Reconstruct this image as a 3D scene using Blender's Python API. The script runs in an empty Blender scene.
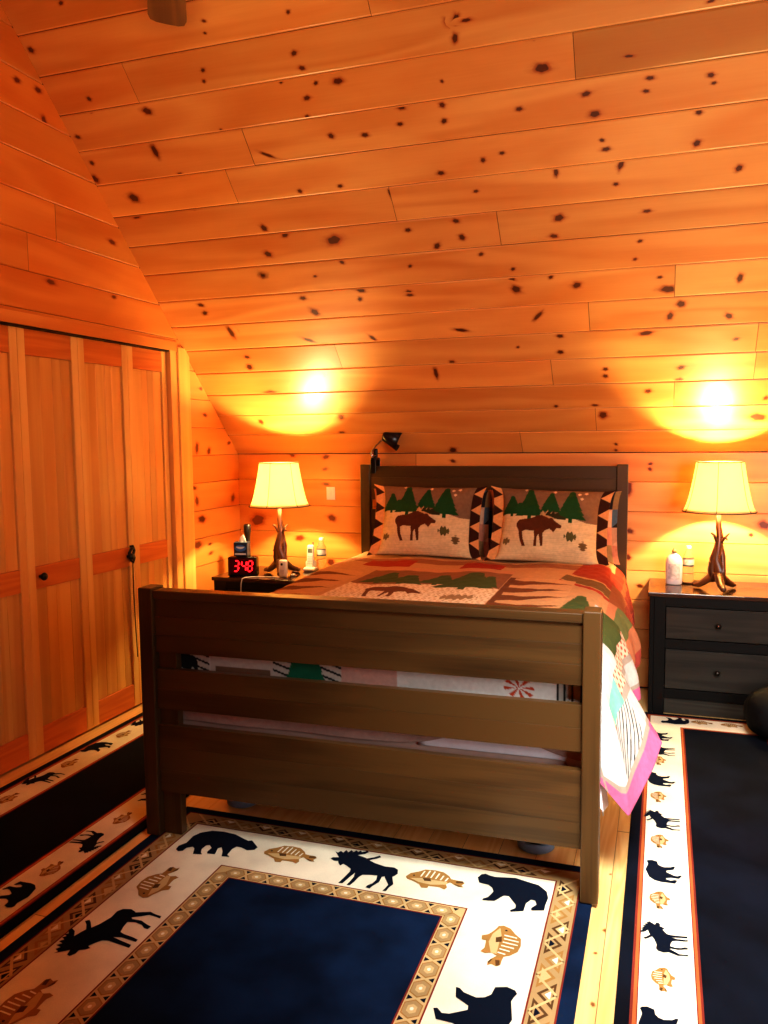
import bpy, bmesh, math, random
import numpy as np
from mathutils import Vector, Matrix
from mathutils.geometry import tessellate_polygon
random.seed(7); RNG = np.random.RandomState(5)
S = bpy.context.scene
COL = S.collection
PI = math.pi

# ---------------------------------------------------------------- colours and materials
def lin(c):
    return tuple(((v/12.92) if v <= 0.04045 else ((v+0.055)/1.055)**2.4) for v in [q/255.0 for q in c])
def rgba(c): return lin(c) + (1.0,)

def newmat(name):
    m = bpy.data.materials.new(name); m.use_nodes = True
    nt = m.node_tree; b = nt.nodes['Principled BSDF']
    return m, nt, b
def plain(name, c, rough=.5, metal=0, spec=.5, emit=None, estr=0, noise=0.0, nscale=20, trans=0, alpha=1):
    m, nt, b = newmat(name)
    b.inputs['Base Color'].default_value = rgba(c)
    b.inputs['Roughness'].default_value = rough
    b.inputs['Metallic'].default_value = metal
    b.inputs['Specular IOR Level'].default_value = spec
    if trans: b.inputs['Transmission Weight'].default_value = trans
    if emit:
        b.inputs['Emission Color'].default_value = rgba(emit); b.inputs['Emission Strength'].default_value = estr
    if noise:
        tc = nt.nodes.new('ShaderNodeTexCoord'); n = nt.nodes.new('ShaderNodeTexNoise')
        n.inputs['Scale'].default_value = nscale; n.inputs['Detail'].default_value = 4
        nt.links.new(tc.outputs['Object'], n.inputs['Vector'])
        mr = nt.nodes.new('ShaderNodeMapRange'); mr.inputs['To Min'].default_value = 1-noise; mr.inputs['To Max'].default_value = 1+noise
        mr.inputs['From Min'].default_value = .3; mr.inputs['From Max'].default_value = .7
        nt.links.new(n.outputs['Fac'], mr.inputs['Value'])
        mx = nt.nodes.new('ShaderNodeMix'); mx.data_type = 'RGBA'; mx.blend_type = 'MULTIPLY'; mx.inputs['Factor'].default_value = 1
        mx.inputs['A'].default_value = rgba(c); nt.links.new(mr.outputs['Result'], mx.inputs['B'])
        nt.links.new(mx.outputs['Result'], b.inputs['Base Color'])
    return m

def wood(name, dark, light, rough=.4, ringf=9, su=.7, sv=9, fine=.25, bump=.05, knot=(38,12,4), halo=(150,60,18), spec=.5, contrast=1.0, coat=0.0, blot=.5):
    m, nt, b = newmat(name)
    N = nt.nodes.new; L = nt.links.new
    uv = N('ShaderNodeUVMap'); uv.uv_map = 'UVMap'
    def noise(sx, sy, detail=3, dist=0, rgh=.5):
        mp = N('ShaderNodeMapping'); mp.inputs['Scale'].default_value = (sx, sy, 1)
        L(uv.outputs['UV'], mp.inputs['Vector'])
        n = N('ShaderNodeTexNoise'); n.inputs['Scale'].default_value = 1; n.inputs['Detail'].default_value = detail
        n.inputs['Distortion'].default_value = dist; n.inputs['Roughness'].default_value = rgh
        L(mp.outputs['Vector'], n.inputs['Vector']); return n.outputs['Fac']
    def math_(op, a, bb=None, c=None):
        n = N('ShaderNodeMath'); n.operation = op
        for i, v in enumerate((a, bb, c)):
            if v is None: continue
            if isinstance(v, (int, float)): n.inputs[i].default_value = v
            else: L(v, n.inputs[i])
        return n.outputs[0]
    n1 = noise(su, sv, 1.5, .6)
    ring = math_('SINE', math_('MULTIPLY', n1, ringf*6.283))
    ring = math_('MULTIPLY_ADD', ring, .5, .5)
    n2 = noise(3.5, 130, 2, 0)
    n3 = noise(1.6, 5, 3, .3)
    f = math_('MULTIPLY', ring, .38)
    f = math_('MULTIPLY_ADD', n2, fine*1.6, f)
    f = math_('MULTIPLY_ADD', n3, blot, f)
    mr = N('ShaderNodeMapRange'); mr.inputs['From Min'].default_value = .25; mr.inputs['From Max'].default_value = .25+.7/contrast
    L(f, mr.inputs['Value'])
    mix = N('ShaderNodeMix'); mix.data_type = 'RGBA'
    mix.inputs['A'].default_value = rgba(dark); mix.inputs['B'].default_value = rgba(light)
    L(mr.outputs['Result'], mix.inputs['Factor'])
    ta = N('ShaderNodeAttribute'); ta.attribute_name = 'tint'
    mul = N('ShaderNodeMix'); mul.data_type = 'RGBA'; mul.blend_type = 'MULTIPLY'; mul.inputs['Factor'].default_value = 1
    L(mix.outputs['Result'], mul.inputs['A']); L(ta.outputs['Color'], mul.inputs['B'])
    ka = N('ShaderNodeAttribute'); ka.attribute_name = 'knot'
    kn = math_('MULTIPLY_ADD', math_('SUBTRACT', noise(25, 60, 2), .5), .25, ka.outputs['Fac'])
    h = N('ShaderNodeMapRange'); h.interpolation_type = 'SMOOTHSTEP'; h.inputs['From Min'].default_value = .12; h.inputs['From Max'].default_value = .62; h.inputs['To Max'].default_value = .85
    L(kn, h.inputs['Value'])
    m1 = N('ShaderNodeMix'); m1.data_type = 'RGBA'; m1.inputs['B'].default_value = rgba(halo)
    L(h.outputs['Result'], m1.inputs['Factor']); L(mul.outputs['Result'], m1.inputs['A'])
    k2 = N('ShaderNodeMapRange'); k2.interpolation_type = 'SMOOTHSTEP'; k2.inputs['From Min'].default_value = .6; k2.inputs['From Max'].default_value = .85; k2.inputs['To Max'].default_value = .92
    L(kn, k2.inputs['Value'])
    m2 = N('ShaderNodeMix'); m2.data_type = 'RGBA'; m2.inputs['B'].default_value = rgba(knot)
    L(k2.outputs['Result'], m2.inputs['Factor']); L(m1.outputs['Result'], m2.inputs['A'])
    L(m2.outputs['Result'], b.inputs['Base Color'])
    b.inputs['Roughness'].default_value = rough
    b.inputs['Specular IOR Level'].default_value = spec
    b.inputs['Coat Weight'].default_value = coat; b.inputs['Coat Roughness'].default_value = .2
    bp = N('ShaderNodeBump'); bp.inputs['Strength'].default_value = bump; bp.inputs['Distance'].default_value = .002
    L(f, bp.inputs['Height']); L(bp.outputs['Normal'], b.inputs['Normal'])
    return m

def vcol_mat(name, rough=.9, weave=0.0, wscale=500, puff=0.0, noise=.12, sheen=.0):
    m, nt, b = newmat(name); N = nt.nodes.new; L = nt.links.new
    a = N('ShaderNodeAttribute'); a.attribute_name = 'pattern'
    tc = N('ShaderNodeTexCoord')
    n = N('ShaderNodeTexNoise'); n.inputs['Scale'].default_value = 60; n.inputs['Detail'].default_value = 3
    L(tc.outputs['Object'], n.inputs['Vector'])
    mr = N('ShaderNodeMapRange'); mr.inputs['To Min'].default_value = 1-noise; mr.inputs['To Max'].default_value = 1+noise
    mr.inputs['From Min'].default_value = .3; mr.inputs['From Max'].default_value = .7
    L(n.outputs['Fac'], mr.inputs['Value'])
    mx = N('ShaderNodeMix'); mx.data_type = 'RGBA'; mx.blend_type = 'MULTIPLY'; mx.inputs['Factor'].default_value = 1
    L(a.outputs['Color'], mx.inputs['A']); L(mr.outputs['Result'], mx.inputs['B'])
    L(mx.outputs['Result'], b.inputs['Base Color'])
    b.inputs['Roughness'].default_value = rough; b.inputs['Specular IOR Level'].default_value = .15
    b.inputs['Sheen Weight'].default_value = sheen
    if weave or puff:
        v = N('ShaderNodeTexVoronoi'); v.inputs['Scale'].default_value = 16
        L(tc.outputs['Object'], v.inputs['Vector'])
        n2 = N('ShaderNodeTexNoise'); n2.inputs['Scale'].default_value = wscale
        L(tc.outputs['Object'], n2.inputs['Vector'])
        ad = N('ShaderNodeMath'); ad.operation = 'MULTIPLY_ADD'; ad.inputs[1].default_value = weave
        L(n2.outputs['Fac'], ad.inputs[0])
        mu = N('ShaderNodeMath'); mu.operation = 'MULTIPLY'; mu.inputs[1].default_value = -puff
        L(v.outputs['Distance'], mu.inputs[0]); L(mu.outputs[0], ad.inputs[2])
        bp = N('ShaderNodeBump'); bp.inputs['Strength'].default_value = .5; bp.inputs['Distance'].default_value = .01
        L(ad.outputs[0], bp.inputs['Height']); L(bp.outputs['Normal'], b.inputs['Normal'])
    return m

# ---------------------------------------------------------------- mesh builder
class MB:
    def __init__(s): s.v = []; s.f = []; s.uv = []; s.mi = []; s.t = []; s.k = []; s.sm = []
    def add(s, verts, faces, uvs=None, mat=0, tint=(1, 1, 1), knots=None, smooth=False):
        o = len(s.v); s.v += [tuple(v) for v in verts]
        s.t += [tuple(tint)]*len(verts); s.k += list(knots) if knots is not None else [0.0]*len(verts)
        for i, f in enumerate(faces):
            s.f.append(tuple(q+o for q in f)); s.mi.append(mat); s.sm.append(smooth)
            s.uv += (uvs[i] if uvs is not None else [(0, 0)]*len(f))
    def add_bm(s, bm, mtx=None, grain=0, mat=0, tint=(1, 1, 1), smooth=False, off=None):
        if off is None: off = (random.random()*40, random.random()*40)
        bm.normal_update(); bm.verts.index_update()
        uvs = []; faces = []
        others = [i for i in range(3) if i != grain]
        for f in bm.faces:
            n = f.normal; d = max(range(3), key=lambda i: abs(n[i]))
            if d == grain: a, c = others
            else: a = grain; c = [i for i in others if i != d][0]
            uvs.append([(l.vert.co[a]+off[0], l.vert.co[c]+off[1]) for l in f.loops]); faces.append([l.vert.index for l in f.loops])
        vs = [(mtx @ v.co) if mtx else v.co.copy() for v in bm.verts]
        s.add(vs, faces, uvs, mat, tint, None, smooth)
    def box(s, lo, hi, grain=None, bev=.003, mat=0, tint=(1, 1, 1), seg=2, mtx=None):
        bm = bmesh.new(); bmesh.ops.create_cube(bm, size=1)
        c = [(a+b)/2 for a, b in zip(lo, hi)]; d = [abs(b-a) for a, b in zip(lo, hi)]
        for v in bm.verts: v.co = Vector((v.co.x*d[0]+c[0], v.co.y*d[1]+c[1], v.co.z*d[2]+c[2]))
        if bev > 0: bmesh.ops.bevel(bm, geom=list(bm.edges), offset=min(bev, min(d)*.45), segments=seg, affect='EDGES', profile=.5)
        if grain is None: grain = max(range(3), key=lambda i: d[i])
        s.add_bm(bm, mtx, grain, mat, tint); bm.free()
    def tube(s, pts, rads, n=10, mat=0, tint=(1, 1, 1), caps=True, wob=0):
        pts = [Vector(p) for p in pts]
        if not hasattr(rads, '__len__'): rads = [rads]*len(pts)
        vs = []; up = Vector((0.13, .21, .97))
        for i, p in enumerate(pts):
            d = (pts[min(i+1, len(pts)-1)]-pts[max(i-1, 0)]).normalized()
            if i == 0:
                a = d.cross(up)
                if a.length < .1: a = d.cross(Vector((1, 0, 0)))
                a.normalize()
            else: a = (a-d*a.dot(d)).normalized()
            b = d.cross(a)
            for j in range(n):
                t = 2*PI*j/n; r = rads[i]*(1+wob*math.sin(3*t+i*1.7)+wob*.6*math.sin(5*t-i))
                vs.append(p+a*math.cos(t)*r+b*math.sin(t)*r)
        fs = []; uvs = []; L = 0
        for i in range(len(pts)-1):
            L2 = L+(pts[i+1]-pts[i]).length
            for j in range(n):
                k = (j+1) % n
                fs.append((i*n+j, i*n+k, (i+1)*n+k, (i+1)*n+j))
                w = 6.28*max(rads)/n
                uvs.append([(L, j*w), (L, (j+1)*w), (L2, (j+1)*w), (L2, j*w)])
            L = L2
        if caps:
            fs.append(tuple(range(n))[::-1]); uvs.append([(0, 0)]*n)
            fs.append(tuple((len(pts)-1)*n+j for j in range(n))); uvs.append([(0, 0)]*n)
        s.add(vs, fs, uvs, mat, tint, None, True)
    def lathe(s, prof, c=(0, 0, 0), n=32, mat=0, closed=False, sq=None, mtx=None):
        vs = []
        for r, z in prof:
            for j in range(n):
                t = 2*PI*j/n; x = math.cos(t); y = math.sin(t)
                p = Vector((c[0]+r*x, c[1]+r*y*(sq or 1), c[2]+z)); vs.append(mtx @ p if mtx else p)
        fs = []
        for i in range(len(prof)-1):
            for j in range(n):
                k = (j+1) % n; fs.append((i*n+j, i*n+k, (i+1)*n+k, (i+1)*n+j))
        if closed:
            fs.append(tuple(range(n))[::-1]); fs.append(tuple((len(prof)-1)*n+j for j in range(n)))
        s.add(vs, fs, None, mat, (1, 1, 1), None, True)
    def build(s, name, mats, parent=None, loc=None, autosmooth=True):
        me = bpy.data.meshes.new(name); me.from_pydata([tuple(v) for v in s.v], [], s.f)
        for m in (mats if isinstance(mats, (list, tuple)) else [mats]): me.materials.append(m)
        me.polygons.foreach_set('material_index', s.mi); me.polygons.foreach_set('use_smooth', s.sm)
        u = me.uv_layers.new(name='UVMap'); u.data.foreach_set('uv', np.array(s.uv, dtype=np.float32).ravel())
        t = me.attributes.new('tint', 'FLOAT_COLOR', 'POINT'); a = np.ones((len(s.v), 4), np.float32); a[:, :3] = s.t; t.data.foreach_set('color', a.ravel())
        if any(s.k):
            k = me.attributes.new('knot', 'FLOAT', 'POINT'); k.data.foreach_set('value', np.array(s.k, np.float32))
        me.update()
        o = bpy.data.objects.new(name, me); COL.objects.link(o)
        if parent: o.parent = parent
        if loc: o.location = loc
        return o

def empty(name, loc=(0, 0, 0), rz=0, label=None, cat=None, group=None, kind=None):
    o = bpy.data.objects.new(name, None); COL.objects.link(o); o.location = loc; o.rotation_euler = (0, 0, rz); o.empty_display_size = .05
    return tag(o, label, cat, group, kind)
def tag(o, label=None, cat=None, group=None, kind=None):
    if label: o['label'] = label
    if cat: o['category'] = cat
    if group: o['group'] = group
    if kind: o['kind'] = kind
    return o

def pip(px, py, poly):
    """vectorised point in polygon"""
    r = np.zeros(px.shape, bool); n = len(poly); j = n-1
    for i in range(n):
        xi, yi = poly[i]; xj, yj = poly[j]
        if yi != yj:
            c = ((yi > py) != (yj > py)) & (px < (xj-xi)*(py-yi)/(yj-yi)+xi); r ^= c
        j = i
    return r

def grid_obj(name, P, colarr, mat, parent=None, loc=None):
    """P: (m,n,3) points, colarr (m,n,3) linear colour"""
    m, n = P.shape[:2]
    me = bpy.data.meshes.new(name)
    idx = np.arange(m*n).reshape(m, n)
    q = np.stack([idx[:-1, :-1], idx[1:, :-1], idx[1:, 1:], idx[:-1, 1:]], -1).reshape(-1, 4)
    me.from_pydata(P.reshape(-1, 3).tolist(), [], q.tolist())
    me.materials.append(mat)
    me.polygons.foreach_set('use_smooth', [True]*len(q))
    a = me.attributes.new('pattern', 'FLOAT_COLOR', 'POINT'); c = np.ones((m*n, 4), np.float32); c[:, :3] = colarr.reshape(-1, 3); a.data.foreach_set('color', c.ravel())
    me.update(); o = bpy.data.objects.new(name, me); COL.objects.link(o)
    if parent: o.parent = parent
    if loc: o.location = loc
    return o

KS=[(-0.625, 2.72, 0.014, 0.01, 0), (-0.879, 2.573, 0.02, 0.015, 0), (0.347, 2.528, 0.012, 0.009, 0), (-0.021, 2.554, 0.011, 0.008, 0), (-0.036, 2.51, 0.009, 0.006, 0), (0.321, 2.377, 0.017, 0.013, 0), (0.336, 2.316, 0.017, 0.013, 0), (-0.107, 2.373, 0.014, 0.01, 0), (-0.122, 2.329, 0.012, 0.009, 0), (0.225, 2.275, 0.011, 0.008, 0), (0.377, 2.249, 0.013, 0.01, 0), (0.475, 2.243, 0.026, 0.019, 0), (0.318, 2.195, 0.018, 0.014, 0), (0.294, 2.12, 0.011, 0.009, 0), (-0.453, 2.245, 0.027, 0.021, 0), (-0.714, 2.336, 0.015, 0.012, 0), (-0.734, 2.284, 0.013, 0.01, 0), (-0.504, 2.063, 0.021, 0.036, 0), (-0.898, 1.969, 0.028, 0.023, 0), (-0.868, 2.049, 0.016, 0.013, 0), (-0.871, 2.179, 0.016, 0.013, 0), (-0.736, 1.849, 0.033, 0.028, 0), (-0.772, 1.748, 0.028, 0.012, 0), (-0.434, 1.761, 0.022, 0.011, 0), (-0.428, 1.939, 0.016, 0.011, 0), (-0.131, 2.115, 0.01, 0.008, 0), (0.376, 2.021, 0.018, 0.014, 0), (0.531, 2.005, 0.018, 0.014, 0), (0.047, 1.975, 0.039, 0.01, -30), (0.35, 1.787, 0.014, 0.012, 0), (0.147, 1.785, 0.015, 0.012, 0), (-0.105, 1.616, 0.027, 0.017, -50), (-0.008, 1.567, 0.021, 0.017, 0), (0.238, 1.515, 0.046, 0.034, 0), (-0.137, 1.471, 0.025, 0.022, 0), (0.243, 1.389, 0.016, 0.014, 0), (-0.211, 1.352, 0.017, 0.015, 0), (0.075, 1.321, 0.011, 0.01, 0), (-0.652, 1.195, 0.024, 0.014, 0), (-0.651, 1.14, 0.019, 0.017, 0), (-0.036, 1.194, 0.02, 0.018, 0), (0.298, 1.217, 0.027, 0.019, 0), (0.278, 1.163, 0.016, 0.015, 0), (0.003, 1.1, 0.034, 0.023, -30), (-0.53, 1.007, 0.031, 0.03, 40), (0.976, 2.387, 0.016, 0.028, 30), (1.006, 2.397, 0.015, 0.028, -20), (1.043, 2.387, 0.023, 0.01, 0), (0.99, 2.331, 0.016, 0.022, 0), (1.287, 2.285, 0.011, 0.009, 0), (1.31, 2.171, 0.035, 0.026, 0), (1.916, 2.31, 0.017, 0.007, 0), (1.635, 2.166, 0.022, 0.007, 0), (0.909, 2.179, 0.01, 0.008, 0), (0.717, 2.101, 0.021, 0.017, 0), (0.697, 2.031, 0.015, 0.012, 0), (0.892, 2.085, 0.017, 0.013, 0), (0.888, 2.018, 0.017, 0.013, 0), (1.204, 2.025, 0.016, 0.013, 0), (1.471, 2.048, 0.023, 0.014, 0), (1.711, 2.074, 0.018, 0.011, 0), (1.697, 2.027, 0.015, 0.01, 0), (1.93, 2.053, 0.018, 0.011, 0), (1.942, 2.022, 0.011, 0.009, 0), (1.501, 1.964, 0.031, 0.016, 0), (1.893, 1.918, 0.018, 0.012, 0), (1.524, 1.853, 0.012, 0.01, 0), (1.539, 1.813, 0.02, 0.013, 0), (1.891, 1.793, 0.019, 0.017, 0), (0.832, 1.793, 0.018, 0.015, 0), (1.026, 1.829, 0.015, 0.013, 0), (1.111, 1.85, 0.013, 0.011, 0), (1.329, 1.738, 0.011, 0.031, 0), (1.597, 1.741, 0.016, 0.031, -20), (1.574, 1.654, 0.012, 0.011, 0), (2.056, 1.667, 0.019, 0.017, 0), (0.578, 1.726, 0.009, 0.035, 0), (0.973, 1.69, 0.013, 0.011, 0), (0.621, 1.531, 0.017, 0.015, 0), (0.858, 1.554, 0.019, 0.016, 0), (0.872, 1.468, 0.021, 0.019, 0), (0.744, 1.433, 0.024, 0.016, 30), (1.325, 1.52, 0.026, 0.025, 0), (1.295, 1.431, 0.022, 0.015, 0), (1.7, 1.513, 0.021, 0.012, 0), (1.67, 1.369, 0.015, 0.01, 0), (1.648, 1.277, 0.011, 0.011, 0), (0.948, 1.369, 0.014, 0.013, 0), (0.588, 1.335, 0.013, 0.012, 0), (0.549, 1.185, 0.018, 0.017, 0), (1.089, 1.274, 0.014, 0.011, 0), (1.077, 1.218, 0.022, 0.017, 0), (1.09, 1.159, 0.034, 0.023, -30), (1.263, 1.214, 0.014, 0.013, 0), (1.381, 1.158, 0.028, 0.02, 0), (1.793, 1.102, 0.04, 0.028, 0), (1.757, 1.171, 0.013, 0.011, 0), (2.1, 1.137, 0.017, 0.027, 0), (1.853, 1.013, 0.027, 0.023, 50), (1.805, 0.946, 0.018, 0.029, 0), (2.068, 0.928, 0.026, 0.017, -30), (1.18, 0.991, 0.012, 0.049, -45), (1.279, 0.859, 0.02, 0.016, 0), (1.273, 0.755, 0.018, 0.018, 0), (1.058, 0.8, 0.01, 0.011, 0), (1.695, 0.851, 0.042, 0.018, 0), (1.494, 0.629, 0.015, 0.016, 0), (1.492, 0.582, 0.015, 0.017, 0), (1.864, 0.622, 0.024, 0.016, 0), (1.857, 0.538, 0.022, 0.02, 0), (2.109, 0.789, 0.018, 0.012, 0), (1.705, 0.468, 0.02, 0.021, 0), (1.429, 0.376, 0.021, 0.011, 0), (1.22, 0.375, 0.016, 0.011, 0), (1.469, 0.3, 0.032, 0.03, 0), (2.253, 0.265, 0.048, 0.033, 0), (2.278, 0.399, 0.014, 0.017, 0), (1.532, 0.071, 0.011, 0.013, 0), (1.53, 0.022, 0.011, 0.013, 0), (1.314, -0.082, 0.012, 0.014, 0), (-0.213, 1.346, 0.017, 0.015, 0), (-0.546, 1.001, 0.016, 0.059, 10), (-0.517, 0.817, 0.019, 0.016, 0), (-0.531, 0.742, 0.026, 0.024, 0), (-0.092, 0.916, 0.042, 0.014, -30), (0.283, 0.907, 0.028, 0.014, -45), (0.585, 0.644, 0.017, 0.044, 0), (0.69, 0.718, 0.022, 0.014, 0), (0.776, 0.929, 0.042, 0.013, -15), (-0.076, 0.66, 0.012, 0.013, 0), (-0.473, 0.538, 0.046, 0.021, 0), (-0.075, 0.324, 0.026, 0.026, 0), (-0.107, 0.19, 0.023, 0.018, 0), (-0.626, 0.296, 0.021, 0.022, 0), (0.573, 0.029, 0.031, 0.027, 0), (0.55, 1.167, 0.021, 0.012, 0)]
KL=[(0.543, 3.034, 0.026, 0.014, 0), (0.671, 3.041, 0.028, 0.014, 0), (0.7, 2.917, 0.021, 0.027, 0), (1.162, 2.48, 0.034, 0.016, 0), (0.698, 2.2, 0.034, 0.018, 0), (1.161, 2.204, 0.025, 0.01, 0), (1.987, 1.778, 0.03, 0.012, 0), (2.019, 1.619, 0.03, 0.013, 0), (1.915, 1.417, 0.023, 0.036, 0), (2.054, 1.396, 0.025, 0.025, 0), (1.867, 1.175, 0.034, 0.015, 0), (1.896, 1.094, 0.023, 0.037, 0), (2.342, 1.08, 0.027, 0.033, 0), (1.948, 0.978, 0.058, 0.025, 0), (1.892, 0.823, 0.046, 0.031, 0), (2.034, 0.812, 0.024, 0.01, 0), (2.042, 0.753, 0.031, 0.013, 0), (2.447, 1.248, 0.027, 0.027, 0), (2.309, 1.444, 0.026, 0.013, 0)]
KB=[(-0.506, 1.407, 0.029, 0.013, 0), (-0.511, 1.361, 0.022, 0.016, 0), (-0.274, 1.348, 0.028, 0.016, 0), (-0.282, 1.27, 0.021, 0.013, 0), (-0.239, 0.953, 0.035, 0.026, 0), (-0.469, 0.816, 0.033, 0.024, 0), (-0.251, 0.664, 0.035, 0.027, 0), (-0.774, 0.928, 0.067, 0.047, 0), (0.567, 1.321, 0.019, 0.012, 0), (1.719, 1.303, 0.014, 0.011, 0), (1.717, 1.274, 0.014, 0.012, 0), (2.318, 0.969, 0.035, 0.027, 0), (2.254, 0.912, 0.015, 0.011, 0), (1.614, 0.917, 0.022, 0.017, 0), (1.605, 0.765, 0.022, 0.018, 0), (1.605, 1.165, 0.022, 0.046, 0), (1.674, 0.599, 0.022, 0.012, 0), (-0.277, 1.173, 0.028, 0.013, 0)]
BEAR=[(-0.127, -0.057), (-0.131, -0.032), (-0.116, -0.006), (-0.12, 0.045), (-0.108, 0.077), (-0.075, 0.104), (-0.03, 0.111), (0.023, 0.105), (0.067, 0.085), (0.092, 0.075), (0.103, 0.082), (0.116, 0.071), (0.147, 0.042), (0.143, 0.023), (0.121, 0.012), (0.091, 0.024), (0.072, 0.024), (0.065, 0.004), (0.069, -0.038), (0.084, -0.047), (0.055, -0.053), (0.041, -0.021), (0.023, 0.003), (0.014, -0.007), (0.023, -0.039), (0.024, -0.047), (-0.004, -0.051), (-0.01, -0.038), (-0.009, -0.011), (-0.026, 0.005), (-0.037, -0.002), (-0.039, -0.029), (-0.028, -0.052), (-0.017, -0.062), (-0.05, -0.069), (-0.066, -0.032), (-0.078, -0.024), (-0.096, -0.038), (-0.097, -0.06), (-0.111, -0.068)]
MOOSE=[(-0.128, 0.028), (-0.125, 0.039), (-0.104, 0.045), (-0.132, 0.08), (-0.12, 0.074), (-0.114, 0.089), (-0.102, 0.08), (-0.098, 0.1), (-0.086, 0.088), (-0.08, 0.105), (-0.069, 0.095), (-0.062, 0.109), (-0.053, 0.1), (-0.048, 0.113), (-0.04, 0.103), (-0.026, 0.116), (-0.016, 0.112), (-0.025, 0.094), (-0.047, 0.079), (-0.021, 0.072), (-0.008, 0.067), (0.014, 0.083), (0.027, 0.099), (0.036, 0.09), (0.027, 0.078), (0.004, 0.058), (0.027, 0.046), (0.068, 0.035), (0.101, 0.038), (0.117, 0.028), (0.124, 0.003), (0.118, -0.013), (0.113, -0.021), (0.13, -0.063), (0.123, -0.085), (0.12, -0.108), (0.108, -0.112), (0.112, -0.095), (0.115, -0.07), (0.099, -0.046), (0.087, -0.025), (0.08, -0.032), (0.081, -0.065), (0.069, -0.093), (0.064, -0.11), (0.049, -0.108), (0.051, -0.095), (0.063, -0.078), (0.068, -0.053), (0.062, -0.028), (0.039, -0.031), (0.013, -0.039), (0.007, -0.055), (0.002, -0.09), (-0.004, -0.112), (-0.015, -0.112), (-0.013, -0.098), (-0.009, -0.06), (-0.015, -0.034), (-0.022, -0.064), (-0.031, -0.108), (-0.045, -0.111), (-0.043, -0.098), (-0.038, -0.062), (-0.034, -0.033), (-0.038, -0.014), (-0.059, 0.001), (-0.074, 0.008), (-0.08, -0.005), (-0.09, 0.006), (-0.098, 0.021), (-0.113, 0.019)]
BEAR2=[(-0.12, 0.068), (-0.112, 0.091), (-0.1, 0.098), (-0.085, 0.092), (-0.067, 0.088), (-0.034, 0.095), (-0.0, 0.102), (0.036, 0.092), (0.079, 0.081), (0.109, 0.05), (0.118, 0.014), (0.115, -0.025), (0.115, -0.059), (0.077, -0.071), (0.075, -0.057), (0.088, -0.034), (0.081, -0.013), (0.068, -0.011), (0.056, -0.036), (0.055, -0.081), (0.018, -0.097), (0.014, -0.088), (0.029, -0.072), (0.026, -0.053), (-0.002, -0.012), (-0.018, -0.014), (-0.04, -0.052), (-0.051, -0.055), (-0.078, -0.061), (-0.078, -0.051), (-0.064, -0.036), (-0.054, -0.001), (-0.062, 0.02), (-0.078, 0.034), (-0.109, 0.038)]
FISH=[(-0.111, -0.001), (-0.102, 0.022), (-0.078, 0.04), (-0.061, 0.059), (-0.027, 0.064), (0.003, 0.06), (0.026, 0.042), (0.037, 0.026), (0.054, 0.024), (0.075, 0.024), (0.085, 0.014), (0.078, -0.001), (0.087, -0.011), (0.07, -0.013), (0.054, -0.005), (0.038, 0.006), (0.028, -0.01), (0.036, -0.027), (0.031, -0.042), (0.013, -0.034), (-0.007, -0.035), (-0.024, -0.037), (-0.024, -0.05), (-0.044, -0.053), (-0.056, -0.035), (-0.086, -0.02), (-0.104, -0.015)]
# ---------------------------------------------------------------- camera (fitted)
CAMX, CAMY, CAMZ = 1.7847, -2.4872, 1.4647
def make_camera():
    yaw, pitch, roll, f = .3269, .0895, -.01045, 822.3
    cy, sy, cp, sp = math.cos(yaw), math.sin(yaw), math.cos(pitch), math.sin(pitch)
    F = Vector((-sy*cp, cy*cp, -sp)); R = Vector((cy, sy, 0)); U = R.cross(F)
    cr, sr = math.cos(roll), math.sin(roll)
    R2 = cr*R+sr*U; U2 = -sr*R+cr*U
    cam = bpy.data.objects.new('camera', bpy.data.cameras.new('camera')); COL.objects.link(cam)
    M = Matrix(((R2.x, U2.x, -F.x, CAMX), (R2.y, U2.y, -F.y, CAMY), (R2.z, U2.z, -F.z, CAMZ), (0, 0, 0, 1)))
    cam.matrix_world = M
    cam.data.sensor_fit = 'VERTICAL'; cam.data.sensor_height = 24; cam.data.lens = f/1024*24
    cam.data.clip_start = .02; S.camera = cam
make_camera()

# ---------------------------------------------------------------- room shell
XL, YB, ZK, SL = -.909, 2.430, 1.368, .992
XR, RIDGE = 4.2, -.27
YF = 2*RIDGE-YB
CS = math.cos(math.atan(SL)); SN = math.sin(math.atan(SL))
SMAX = (YB-RIDGE)/CS
M_PINE = wood('slope_pine', (206, 122, 54), (232, 165, 90), rough=.36, ringf=3, sv=5, contrast=.8, fine=.12, blot=.7, knot=(74, 28, 10), halo=(164, 70, 22))
M_PINEWALL = wood('wall_pine', (210, 120, 50), (236, 162, 84), rough=.4, ringf=3, sv=5, contrast=.8, fine=.12, blot=.7, knot=(96, 32, 8), halo=(170, 66, 18))
M_FLOOR = wood('floor_pine', (226, 178, 104), (246, 212, 146), rough=.28, ringf=8, contrast=.9, knot=(120, 70, 30), halo=(190, 130, 70))

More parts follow.
